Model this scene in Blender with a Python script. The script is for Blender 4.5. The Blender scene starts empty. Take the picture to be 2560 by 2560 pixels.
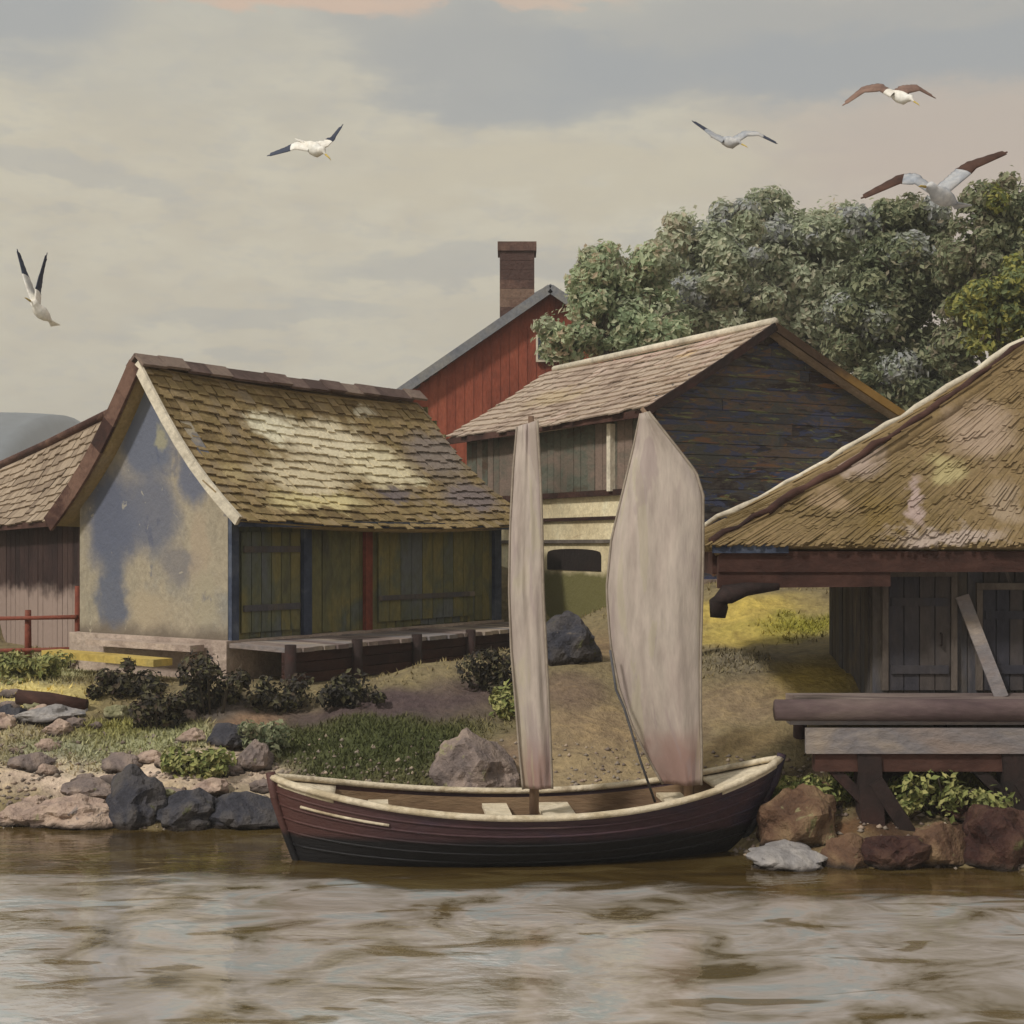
import bpy, bmesh, math, random
from math import radians, sin, cos, pi, sqrt, exp
from mathutils import Vector, Matrix, noise

random.seed(11)
SC = bpy.context.scene
COL = SC.collection

# ------------------------------------------------------------------ camera, world, sun, exposure
H, F, HY = 3.2, 1407.0, 541.0           # eye height, focal length in pixels of the 1024 picture, horizon row
cd = bpy.data.cameras.new('camera')
cam = bpy.data.objects.new('camera', cd); COL.objects.link(cam)
cam.location = (0, 0, H); cam.rotation_euler = (radians(90), 0, 0)
cd.sensor_width = 36; cd.lens = F / 1024 * 36
cd.shift_y = (HY - 512) / 1024
cd.clip_end = 5000
SC.camera = cam
SC.view_settings.view_transform = 'Standard'
SC.view_settings.look = 'None'
SC.view_settings.exposure = 0.0
SC.view_settings.gamma = 1.0
SC.view_settings.use_curve_mapping = False

SUN_EL, SUN_AZ = radians(45), radians(228)      # azimuth clockwise from +Y: the light comes from the left, behind the eye
sd = bpy.data.lights.new('sun', 'SUN'); sd.energy = 2.5; sd.angle = radians(6); sd.color = (1, .95, .87)
so = bpy.data.objects.new('sun', sd); COL.objects.link(so)
sv = Vector((sin(SUN_AZ) * cos(SUN_EL), cos(SUN_AZ) * cos(SUN_EL), sin(SUN_EL)))
so.rotation_euler = sv.to_track_quat('Z', 'Y').to_euler(); so.location = sv * 60


def lin(c):
    return tuple(((v / 255) / 12.92 if v / 255 <= .04045 else ((v / 255 + .055) / 1.055) ** 2.4) for v in c)


def mul(c, k):
    return tuple(min(.9, v * k) for v in c)


class NT:
    """tiny helper round a node tree"""
    def __init__(s, tree):
        s.t = tree; s.n = tree.nodes; s.l = tree.links
        s.n.clear()

    def new(s, typ, **kw):
        nd = s.n.new(typ)
        for k, v in kw.items():
            if k in ('ins',):
                for a, b in v.items():
                    s.put(nd, a, b)
            else:
                setattr(nd, k, v)
        return nd

    def put(s, nd, a, b):
        if isinstance(b, bpy.types.NodeSocket):
            s.l.new(b, nd.inputs[a])
        else:
            try:
                nd.inputs[a].default_value = b
            except Exception:
                nd.inputs[a].default_value = (*b, 1)

    def math(s, op, a, b=0.0, c=None, clamp=False):
        nd = s.n.new('ShaderNodeMath'); nd.operation = op; nd.use_clamp = clamp
        s.put(nd, 0, a); s.put(nd, 1, b)
        if c is not None: s.put(nd, 2, c)
        return nd.outputs[0]

    def mix(s, f, a, b, mode='MIX'):
        nd = s.n.new('ShaderNodeMix'); nd.data_type = 'RGBA'; nd.blend_type = mode
        s.put(nd, 0, f)
        for i, v in ((6, a), (7, b)):
            if isinstance(v, bpy.types.NodeSocket): s.l.new(v, nd.inputs[i])
            else: nd.inputs[i].default_value = (*v[:3], 1)
        return nd.outputs[2]

    def noise(s, vec, scale, detail=3, rough=.55, dist=0.0):
        nd = s.n.new('ShaderNodeTexNoise')
        s.l.new(vec, nd.inputs['Vector']); nd.inputs['Scale'].default_value = scale
        nd.inputs['Detail'].default_value = detail; nd.inputs['Roughness'].default_value = rough
        nd.inputs['Distortion'].default_value = dist
        return nd.outputs['Fac']

    def mapping(s, vec, scale, rot=(0, 0, 0)):
        nd = s.n.new('ShaderNodeMapping'); s.l.new(vec, nd.inputs['Vector'])
        nd.inputs['Scale'].default_value = scale; nd.inputs['Rotation'].default_value = rot
        return nd.outputs[0]

    def ramp(s, fac, stops, interp='LINEAR'):
        nd = s.n.new('ShaderNodeValToRGB'); s.l.new(fac, nd.inputs[0])
        cr = nd.color_ramp; cr.interpolation = interp
        while len(cr.elements) < len(stops): cr.elements.new(.5)
        for e, (p, c) in zip(cr.elements, stops):
            e.position = p; e.color = (*c[:3], 1)
        return nd.outputs[0]

    def smooth(s, v, a, b):
        nd = s.n.new('ShaderNodeMapRange'); nd.interpolation_type = 'SMOOTHSTEP'
        s.put(nd, 0, v); nd.inputs[1].default_value = a; nd.inputs[2].default_value = b
        return nd.outputs[0]


# overcast evening sky: Nishita under layers of cloud, laid out by direction
W = bpy.data.worlds.new('World'); SC.world = W; W.use_nodes = True
g = NT(W.node_tree)
geo = g.new('ShaderNodeTexCoord').outputs['Generated']
sep = g.new('ShaderNodeSeparateXYZ'); g.l.new(geo, sep.inputs[0])
dx, dy, dz = sep.outputs
sky = g.new('ShaderNodeTexSky'); sky.sky_type = 'NISHITA'; sky.sun_disc = False
sky.sun_elevation = SUN_EL; sky.sun_rotation = SUN_AZ; sky.air_density = 1; sky.dust_density = 3
skyc = g.mix(1.0, sky.outputs[0], (.09, .09, .09), 'MULTIPLY')
m1 = g.mapping(geo, (2.2, 2.2, 7.5))
n1 = g.noise(m1, 1.7, 5, .55, .35)
m2 = g.mapping(geo, (6, 6, 16))
n2 = g.noise(m2, 2.2, 4, .6, .2)
m3 = g.mapping(geo, (24, 24, 60))
n3 = g.noise(m3, 2.0, 3, .6, .3)
wob = g.math('ADD', g.math('MULTIPLY', g.math('SUBTRACT', n1, .5), .10), g.math('MULTIPLY', g.math('SUBTRACT', n2, .5), .05))
cream, buff = lin((212, 204, 182)), lin((203, 194, 173))
pink, grey, blue, peach = lin((196, 180, 166)), lin((174, 174, 170)), lin((164, 168, 170)), lin((216, 190, 168))
base = g.mix(g.smooth(n2, .35, .68), cream, buff)
base = g.mix(g.math('MULTIPLY', g.smooth(n3, .45, .7), .35), base, lin((188, 184, 176)))
# warm side to the right
base = g.mix(g.math('MULTIPLY', g.smooth(g.math('ADD', dx, g.math('MULTIPLY', wob, 1.5)), .08, .26), .9), base, pink)
# cooler light above
el = g.math('ADD', dz, wob)
base = g.mix(g.math('MULTIPLY', g.smooth(el, .24, .36), .7), base, lin((188, 187, 178)))


def blob(cx, cz, rx, rz, k=1.0, soft=.25):
    a = g.math('DIVIDE', g.math('SUBTRACT', g.math('ADD', dx, g.math('MULTIPLY', wob, .9)), cx), rx)
    b = g.math('DIVIDE', g.math('SUBTRACT', el, cz), rz)
    r = g.math('ADD', g.math('MULTIPLY', a, a), g.math('MULTIPLY', b, b))
    return g.math('MULTIPLY', g.smooth(r, 1.15, soft), g.math('MULTIPLY', g.math('GREATER_THAN', dy, 0), k))


for cx, cz, rx, rz, col, k in (
        (.21, .325, .24, .046, grey, .85), (.26, .316, .20, .028, blue, .7), (.00, .312, .12, .036, blue, .7),
        (-.06, .340, .10, .05, grey, .7), (-.33, .345, .09, .05, lin((168, 171, 172)), .8), (-.16, .352, .11, .017, peach, .95), (-.03, .360, .12, .012, peach, .75),
        (.12, .372, .10, .012, peach, .6), (-.02, .19, .13, .014, lin((176, 175, 170)), .55), (-.17, .155, .10, .012, lin((176, 176, 172)), .45),
        (-.30, .235, .11, .012, lin((180, 178, 172)), .5), (.02, .245, .17, .022, lin((206, 196, 172)), .7)):
    base = g.mix(blob(cx, cz, rx, rz, k), base, col)
base = g.mix(g.math('MULTIPLY', g.smooth(dz, .42, .9), .5), base, lin((190, 192, 192)))
out = g.mix(.93, skyc, base)
bg = g.new('ShaderNodeBackground'); g.l.new(out, bg.inputs[0]); bg.inputs[1].default_value = 1.0
wo = g.new('ShaderNodeOutputWorld'); g.l.new(bg.outputs[0], wo.inputs[0])


# ------------------------------------------------------------------ materials
KALL = 1.30


def paint(name, cols, scale=2.5, stretch=(1, 1, 1), rough=.85, bump=.25, island=.0, big=.6, k=1.0, fine=14.0, spec=.3, tint=None):
    """weathered surface: several colours in dabs, by position and by piece"""
    m = bpy.data.materials.new(name); m.use_nodes = True
    t = NT(m.node_tree)
    oc = t.new('ShaderNodeTexCoord').outputs['Object']
    v = t.mapping(oc, stretch)
    a = t.noise(v, scale, 4, .62, .6)
    b = t.noise(v, scale * .28 * big / .6, 2, .5, .3)
    f = t.math('ADD', t.math('MULTIPLY', a, .55), t.math('MULTIPLY', b, .45))
    if island:
        rnd = t.new('ShaderNodeNewGeometry').outputs['Random Per Island']
        f = t.math('ADD', f, t.math('MULTIPLY', t.math('SUBTRACT', rnd, .5), island))
    cs = [mul(lin(c), k * KALL) for c in cols]
    n = len(cs)
    stops = [(.34 + .32 * i / max(1, n - 1), c) for i, c in enumerate(cs)]
    c = t.ramp(f, stops)
    fn = t.noise(v, fine, 3, .65)
    c = t.mix(.5, c, t.ramp(fn, [(.3, (.62, .62, .62)), (.72, (1.25, 1.25, 1.25))]), 'MULTIPLY')
    if tint: c = tint(t, oc, c)
    bs = t.new('ShaderNodeBsdfPrincipled')
    t.l.new(c, bs.inputs['Base Color']); bs.inputs['Roughness'].default_value = rough
    bs.inputs['Specular IOR Level'].default_value = spec
    if bump:
        bp = t.new('ShaderNodeBump'); bp.inputs['Strength'].default_value = bump; bp.inputs['Distance'].default_value = .05
        t.l.new(t.math('ADD', fn, t.math('MULTIPLY', a, 1.2)), bp.inputs['Height'])
        t.l.new(bp.outputs[0], bs.inputs['Normal'])
    o = t.new('ShaderNodeOutputMaterial'); t.l.new(bs.outputs[0], o.inputs[0])
    return m


def zmix(col, z0, z1, axis=2, wob=.0, k=1.0, nscale=2.0):
    """a second paint that starts at a height (tar on a hull, whitewash at a foot): real paint, fixed to the thing"""
    def f(t, oc, c):
        s = t.new('ShaderNodeSeparateXYZ'); t.l.new(oc, s.inputs[0])
        v = s.outputs[axis]
        if wob: v = t.math('ADD', v, t.math('MULTIPLY', t.math('SUBTRACT', t.noise(oc, nscale, 3), .5), wob))
        return t.mix(t.smooth(v, z0, z1), c, mul(lin(col), k * KALL))
    return f


def chain(*fs):
    def f(t, oc, c):
        for q in fs: c = q(t, oc, c)
        return c
    return f


def spots(col, th=.62, scale=3.0, stretch=(1, 1, 1), k=1.0, amt=.9):
    def f(t, oc, c):
        v = t.mapping(oc, stretch)
        return t.mix(t.math('MULTIPLY', t.smooth(t.noise(v, scale, 4, .6, .8), th, th + .05), amt), c, mul(lin(col), k * KALL))
    return f


def patches(ps, wob=.35, nscale=1.6, soft=.5, k=1.0):
    """worn or stained areas with a place and outline of their own: (centre, (rx, ry, rz), colour, strength)"""
    def f(t, oc, c):
        def cn(sc, off):
            nd = t.new('ShaderNodeTexNoise'); t.l.new(oc, nd.inputs['Vector']); nd.inputs['Scale'].default_value = sc; nd.inputs['Detail'].default_value = 4
            nd.inputs['Roughness'].default_value = .6
            return nd.outputs['Color']
        w = t.new('ShaderNodeVectorMath', operation='MULTIPLY_ADD')
        t.l.new(cn(nscale, 0), w.inputs[0]); w.inputs[1].default_value = (2 * wob,) * 3; w.inputs[2].default_value = (-wob,) * 3
        p = t.new('ShaderNodeVectorMath', operation='ADD'); t.l.new(oc, p.inputs[0]); t.l.new(w.outputs[0], p.inputs[1])
        for ce, rad, col, st in ps:
            a = t.new('ShaderNodeVectorMath', operation='SUBTRACT'); t.l.new(p.outputs[0], a.inputs[0]); a.inputs[1].default_value = tuple(ce)
            b = t.new('ShaderNodeVectorMath', operation='DIVIDE'); t.l.new(a.outputs[0], b.inputs[0]); b.inputs[1].default_value = rad
            ln = t.new('ShaderNodeVectorMath', operation='LENGTH'); t.l.new(b.outputs[0], ln.inputs[0])
            c = t.mix(t.math('MULTIPLY', t.smooth(ln.outputs['Value'], 1.05, soft), st), c, mul(lin(col), k * KALL))
        return c
    return f


M = {}
BO, BU, BW = Vector((-4.04, 20)), Vector((.579, .815)), Vector((-.815, .579))


def on_plane(a, b, c):
    """the spot on the plane through a, b, c that the photograph shows at a pixel, and the metres per pixel there"""
    a, b, c = map(Vector, (a, b, c)); n = (b - a).cross(c - a)
    e = Vector((0, 0, H))

    def f(px, py):
        d = Vector(((px - 512) / F, 1, -(py - HY) / F))
        return e + d * ((a - e).dot(n) / d.dot(n))
    return f


def bq(a, b, z):
    q = BO + BU * a + BW * b
    return (q.x, q.y, z)


def blots(pl_, lst):
    """(px, py, half width px, half height px, colour, strength) -> patches on that plane"""
    out = []
    for px, py, w, h, col, st in lst:
        p = pl_(px, py); k = p.y / F
        out.append((p, (w * k, max(w, h) * k * 1.6, h * k), col, st))
    return out


GAB_B = on_plane(bq(0, 0, 1.8), bq(0, 3.3, 1.8), bq(0, 0, 4))
ROOF_B = on_plane(bq(0, -.5, 3.5), bq(5, -.5, 3.5), bq(0, 1.65, 5.84))
ROOF_C = on_plane((2.34, 23, 5.34), (2.34 - .47 * 5, 23 + .882 * 5, 5.34), (2.34 + .882 * 2.57, 23 + .47 * 2.57, 6.88))
ROOF_D = on_plane((2.3, 16.3, 3.1), (8, 16.3, 3.1), (6.55, 17.95, 5.62))


M['plaster'] = paint('gable_plaster', [(126, 120, 110), (144, 136, 120), (154, 144, 126), (134, 130, 122)], 1.1, (1, 1, .8), bump=.35, k=.92,
                     tint=chain(patches(blots(GAB_B, [(112, 520, 44, 66, (80, 86, 104), .95), (148, 440, 46, 56, (88, 94, 110), .95), (140, 392, 30, 34, (98, 102, 112), .9),
                                         (152, 515, 46, 52, (90, 94, 108), .9), (196, 470, 26, 40, (86, 92, 110), .9), (112, 596, 26, 50, (82, 88, 104), .92), (180, 565, 34, 24, (104, 102, 106), .75),
                                         (162, 436, 13, 15, (140, 136, 114), .85), (200, 545, 16, 50, (150, 136, 118), .7), (150, 612, 38, 30, (150, 138, 118), .8), (206, 600, 18, 40, (144, 136, 118), .8)]), .26, 2.2, .5),
                                spots((76, 82, 104), .62, 1.6, (1, 1, .6), .9, .45), zmix((112, 102, 90), 2.05, 1.78, 2, .35, .8, 3), spots((176, 168, 148), .66, 6, (1, 1, .7), .9, .5)))
M['olive_wood'] = paint('olive_boards', [(62, 62, 54), (82, 82, 58), (98, 92, 58), (74, 78, 64), (78, 82, 84)], 1.6, (1, 1, .5), island=.2, k=1.25, bump=.4)
M['dark_wood'] = paint('tarred_boards', [(44, 36, 38), (66, 62, 58), (52, 56, 68), (84, 70, 60), (66, 66, 64)], 2.2, (1, 1, 3), island=.3, k=1.35, bump=.4,
                       tint=chain(spots((58, 66, 96), .54, 2.2, (.8, .8, 4), 1.15, .75), spots((108, 76, 50), .60, 2.0, (.8, .8, 5), 1.2, .75), spots((88, 92, 60), .60, 2.6, (.8, .8, 4), 1.6, .75), spots((30, 26, 30), .6, 1.6, (.8, .8, 5), 1, .7), spots((150, 142, 124), .72, 3.2, (1, 1, 5), 1, .6)))
M['shed_wood'] = paint('brown_boards', [(44, 30, 30), (60, 42, 40), (72, 54, 50)], 2, (1, 1, .6), island=.3, k=.7, bump=.4,
                       tint=zmix((150, 132, 124), 2.44, 2.14, 2, .5, .85, 3))
M['grey_wood'] = paint('grey_brown_boards', [(58, 54, 54), (78, 72, 66), (66, 66, 72), (96, 86, 76)], 1.8, (1, 1, .4), island=.3, k=1.1, bump=.45,
                       tint=spots((128, 118, 104), .64, 2.4, (1, 1, .35), 1, .5))
M['deck_wood'] = paint('weathered_planks', [(92, 80, 78), (118, 106, 100), (104, 100, 102), (134, 122, 110)], 1.6, (.5, 1, 1), island=.4, k=1.15, bump=.4)
M['brown_beam'] = paint('brown_timber', [(36, 24, 22), (60, 38, 32), (84, 58, 50)], 2.4, (.6, 1, 1), island=.3, k=.9)
M['black_wood'] = paint('black_timber', [(26, 22, 22), (44, 32, 30), (60, 36, 32)], 3, k=1.0)
M['quay_wood'] = paint('shade_dark_timber', [(26, 20, 20), (44, 28, 26), (62, 40, 34)], 1.6, (1, 1, 2), island=.3, k=.9)  # brown darkened to stand in for the shadow band under the quay
M['redbrown'] = paint('rake_timber', [(46, 32, 30), (70, 46, 40), (110, 84, 72)], 3.5, island=.3, k=.85)
M['white_wood'] = paint('pale_timber', [(150, 142, 128), (180, 172, 156), (200, 190, 172)], 3, k=1.1)
M['cream_wood'] = paint('cream_timber', [(116, 98, 78), (174, 160, 134), (198, 186, 164), (150, 136, 114)], 3, k=.95, bump=.4)
M['yellow_wood'] = paint('yellow_timber', [(128, 108, 56), (170, 148, 80), (150, 134, 80)], 3, k=1.1)
M['ochre_rake'] = paint('ochre_worn_timber', [(46, 34, 28), (70, 54, 40), (60, 44, 34)], 3, k=1.0, tint=zmix((136, 106, 56), 6.25, 5.85, 2, .3, 1.0, 3))
M['blue_wood'] = paint('blue_timber', [(40, 46, 64), (60, 68, 86), (88, 94, 106)], 3, k=.95)
M['red_wood'] = paint('red_timber', [(84, 42, 34), (116, 60, 46), (104, 66, 54)], 3, k=1.0)
M['roof_b'] = paint('mossy_shingles', [(98, 82, 54), (116, 100, 66), (130, 112, 80), (120, 106, 84)], .9, (1, 1, 1), island=.26, k=1.12, bump=.6,
                    tint=patches(blots(ROOF_B, [(280, 425, 40, 26, (212, 206, 182), .95), (335, 440, 60, 32, (208, 198, 172), .92), (240, 470, 26, 16, (168, 152, 112), .6), (255, 412, 16, 10, (206, 200, 176), .9), (310, 472, 70, 28, (196, 184, 156), .9),
                                  (385, 462, 54, 30, (204, 194, 164), .9), (365, 410, 16, 9, (200, 192, 170), .85), (320, 500, 70, 14, (194, 182, 138), .85),
                                  (440, 450, 44, 40, (122, 112, 108), .8), (475, 495, 44, 26, (108, 98, 100), .85), (400, 492, 30, 12, (88, 82, 92), .75), (425, 478, 20, 8, (188, 180, 150), .8), (205, 390, 34, 24, (112, 96, 62), .5)]), .36, 2.6, .45, 1.0))
M['roof_c'] = paint('pinkish_roof', [(138, 120, 106), (160, 142, 128), (172, 156, 140), (150, 130, 112)], .9, island=.16, k=.88, bump=.45, tint=chain(patches(blots(ROOF_C, [(660, 352, 60, 16, (172, 150, 140), .8), (560, 400, 60, 16, (160, 144, 118), .8), (720, 345, 30, 12, (166, 140, 134), .8), (690, 360, 20, 10, (180, 156, 116), .7)]), .4, 1.8, .4), spots((180, 160, 150), .6, .9, (1, 1, 1), 1.0, .5)))
M['roof_d'] = paint('brown_thatch', [(108, 90, 56), (122, 104, 70), (134, 114, 82), (126, 106, 72)], .8, island=.14, k=.80, bump=.4,
                    tint=patches(blots(ROOF_D, [(860, 455, 36, 24, (156, 140, 130), .85), (980, 430, 50, 40, (152, 134, 118), .8), (880, 515, 30, 30, (108, 90, 50), .75), (945, 538, 70, 12, (160, 146, 138), .8),
                                  (945, 470, 26, 20, (160, 150, 110), .75), (920, 505, 12, 34, (160, 142, 138), .8), (1005, 500, 22, 36, (146, 130, 112), .7), (830, 500, 24, 16, (148, 128, 104), .7)]), .36, 2.4, .4))
M['roof_a'] = paint('cream_roof', [(112, 96, 82), (144, 128, 110), (160, 144, 126)], .9, island=.2, k=.95, bump=.45)
M['ridge'] = paint('ridge_tiles', [(78, 62, 58), (104, 86, 80), (124, 108, 98)], 3, island=.4, k=.85)
M['red_wall'] = paint('red_boards', [(92, 46, 34), (118, 60, 44), (128, 70, 52)], 1.6, (1, 1, .5), island=.15, k=1.25, bump=.3)
M['slate'] = paint('grey_slate', [(92, 96, 106), (112, 114, 120), (128, 126, 122)], 2.5, island=.3, k=1.0)
M['chimney'] = paint('chimney_brick', [(66, 48, 44), (88, 66, 58), (104, 84, 72)], 3.5, island=.5, k=1.15, bump=.5)
M['lime'] = paint('limewash', [(160, 146, 116), (190, 178, 148), (204, 194, 168)], 1.4, k=1.2, bump=.35, tint=chain(spots((122, 86, 58), .68, 2.6, (.7, .7, 3), 1, .7), zmix((96, 92, 56), 2.72, 2.56, 2, .25, 1.0, 3)))
M['stone'] = paint('foundation_stone', [(120, 104, 98), (150, 134, 124), (172, 156, 144)], 3, island=.5, k=1.0, bump=.5)
M['frame_wood'] = paint('worn_frame', [(70, 64, 60), (92, 84, 78), (112, 104, 96)], 3, (1, 1, .4), k=.95, bump=.4)
M['dark_panel'] = paint('dark_door', [(38, 40, 50), (54, 54, 62), (74, 68, 66)], 2, (1, 1, .4), island=.3, k=.9)
M['glass'] = paint('dark_glass', [(26, 30, 42), (40, 46, 60)], 1.5, rough=.15, bump=0, spec=.6)
M['void_paint'] = paint('painted_interior_dark', [(22, 18, 18), (34, 24, 20)], 3)
M['bark'] = paint('bark', [(52, 46, 38), (78, 70, 58), (64, 60, 56)], 4, (1, 1, .3), bump=.6)
for nm, cols, k in (
        ('leaf_grey', [(84, 89, 74), (100, 104, 88), (112, 113, 98), (104, 98, 86)], 3.0),
        ('leaf_green', [(78, 88, 68), (96, 103, 82), (110, 114, 94), (110, 98, 84)], 3.0),
        ('leaf_dark', [(60, 66, 50), (80, 84, 64), (96, 98, 78), (86, 80, 68)], 2.7),
        ('leaf_olive', [(62, 70, 40), (94, 96, 46), (116, 112, 60), (78, 86, 58)], 2.1),
        ('leaf_black', [(30, 28, 26), (48, 44, 38), (74, 72, 48), (60, 48, 42)], 1.2),
        ('leaf_moss', [(84, 92, 50), (112, 116, 66), (136, 132, 84), (96, 100, 60)], 1.2)):
    M[nm] = paint(nm, cols, .5, island=.35, k=k, bump=0, rough=.8, fine=2)
def leafy(m):
    t = NT.__new__(NT); t.t = m.node_tree; t.n = t.t.nodes; t.l = t.t.links
    bs = [n for n in t.n if n.type == 'BSDF_PRINCIPLED'][0]; ou = [n for n in t.n if n.type == 'OUTPUT_MATERIAL'][0]
    src = bs.inputs['Base Color'].links[0].from_socket
    tr = t.n.new('ShaderNodeBsdfTranslucent'); t.l.new(src, tr.inputs[0])
    mx = t.n.new('ShaderNodeMixShader'); mx.inputs[0].default_value = .42
    t.l.new(bs.outputs[0], mx.inputs[1]); t.l.new(tr.outputs[0], mx.inputs[2]); t.l.new(mx.outputs[0], ou.inputs[0])


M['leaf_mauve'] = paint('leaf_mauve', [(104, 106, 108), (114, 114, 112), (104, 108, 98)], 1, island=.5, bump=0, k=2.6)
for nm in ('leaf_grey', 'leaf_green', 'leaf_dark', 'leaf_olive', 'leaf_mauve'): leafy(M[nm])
hull_t = chain(zmix((78, 50, 46), .2, -2.4, 0, 1.2, .85, 1.2), spots((136, 116, 100), .66, 3.0, (.35, .35, 22), .7, .45), zmix((22, 21, 24), .33, .24, 2, .12, .8, 1.2))
M['hull'] = paint('hull_paint', [(56, 40, 46), (70, 50, 56), (50, 44, 60), (80, 52, 48)], 1.8, (.5, 1, 2), k=.78, bump=.25, tint=hull_t, rough=.6)
M['hull_in'] = paint('bare_boat_wood', [(70, 52, 40), (104, 84, 64), (128, 108, 84)], 2.5, (.4, 1, 2), k=1.1, bump=.3)
M['sail'] = paint('sailcloth', [(156, 142, 134), (172, 158, 150), (182, 170, 160), (164, 152, 146)], 1.4, (2, 2, .4), k=.76, bump=.2, fine=6, rough=.9,
                  tint=chain(zmix((158, 130, 122), 1.35, .75, 2, 1.3, .70, 1.4), zmix((178, 166, 152), .72, .5, 2, .3, .74, 1.4), spots((176, 168, 140), .58, 1.4, (2, 2, .4), .76, .35), spots((150, 134, 134), .56, 1.3, (2, 2, .35), .76, .45)))
M['sail_edge'] = paint('bolt_rope', [(142, 130, 118), (164, 152, 138)], 5, k=.75, bump=0)
M['mast'] = paint('spar', [(84, 62, 50), (112, 90, 74), (134, 116, 98)], 4, (1, 1, .3))
M['rope'] = paint('rope', [(62, 64, 72), (92, 90, 90)], 6, bump=0)
M['gull_white'] = paint('gull_white', [(196, 190, 180), (216, 210, 200)], 6, bump=0, k=1.15)
M['gull_dark'] = paint('gull_slate', [(40, 44, 60), (66, 72, 88)], 9, bump=0)
M['gull_brown'] = paint('gull_brown', [(50, 34, 30), (84, 60, 50)], 9, bump=0)
M['gull_rust'] = paint('gull_rust', [(100, 78, 70), (132, 108, 96)], 9, bump=0)
M['gull_blue'] = paint('gull_blue_grey', [(128, 134, 144), (184, 182, 180)], 9, bump=0)
wet = lambda t, oc, c: t.mix(t.smooth(t.math('ADD', t.new('ShaderNodeSeparateXYZ', ins={0: oc}).outputs[2], t.math('MULTIPLY', t.noise(oc, 5, 3), .12)), .19, .09), c, lin((40, 32, 26)))
lichen = spots((150, 146, 108), .63, 4.5, (1, 1, 1), .7, .7)
moss = spots((84, 86, 50), .61, 2.6, (1, 1, 1), .8, .7)
M['rock_pink'] = paint('rock_pink', [(112, 96, 92), (150, 130, 118), (168, 148, 132), (128, 116, 110)], 2.5, k=1.0, bump=.8, tint=chain(lichen, spots((88, 84, 92), .6, 3, (1, 1, 1), .9, .7), wet))
M['rock_dark'] = paint('rock_slate', [(36, 36, 42), (54, 54, 62), (76, 72, 72), (50, 46, 46)], 3, k=.9, bump=.8, tint=chain(spots((128, 118, 106), .65, 4, (1, 1, 1), .8, .6), moss, wet))
M['rock_grey'] = paint('rock_grey', [(78, 70, 70), (112, 100, 96), (140, 124, 114), (96, 84, 84)], 2.5, k=.92, bump=.8, tint=chain(lichen, spots((70, 66, 76), .6, 2, (1, 1, 1), .9, .7), wet))
M['rock_brown'] = paint('rock_brown', [(62, 44, 36), (96, 72, 56), (122, 100, 76), (84, 74, 50)], 2.6, k=.85, bump=.8, tint=chain(moss, lichen, spots((52, 30, 26), .6, 2, (1, 1, 1), .9, .8), wet))
M['rock_red'] = paint('rock_maroon', [(34, 24, 24), (54, 32, 28), (76, 54, 44), (48, 40, 38)], 3, k=.9, bump=.8, tint=chain(moss, spots((118, 96, 78), .66, 3.6, (1, 1, 1), .8, .6), wet))
M['rock_mossy'] = paint('rock_mossy', [(88, 88, 66), (124, 122, 92), (148, 142, 114), (104, 96, 84)], 3, k=1.0, bump=.8, tint=chain(lichen, wet))
M['rock_white'] = paint('rock_white', [(120, 116, 116), (150, 146, 146), (168, 162, 158), (136, 134, 138)], 2.4, k=.72, bump=.7, tint=chain(spots((110, 112, 122), .6, 3, (1, 1, 1), .9, .7), wet))


# ------------------------------------------------------------------ building blocks
def P(px, py, Y):
    """a point of the place seen at pixel (px, py) of the 1024 picture, Y metres away"""
    return Vector(((px - 512) / F * Y, Y, H - (py - HY) / F * Y))


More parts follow.
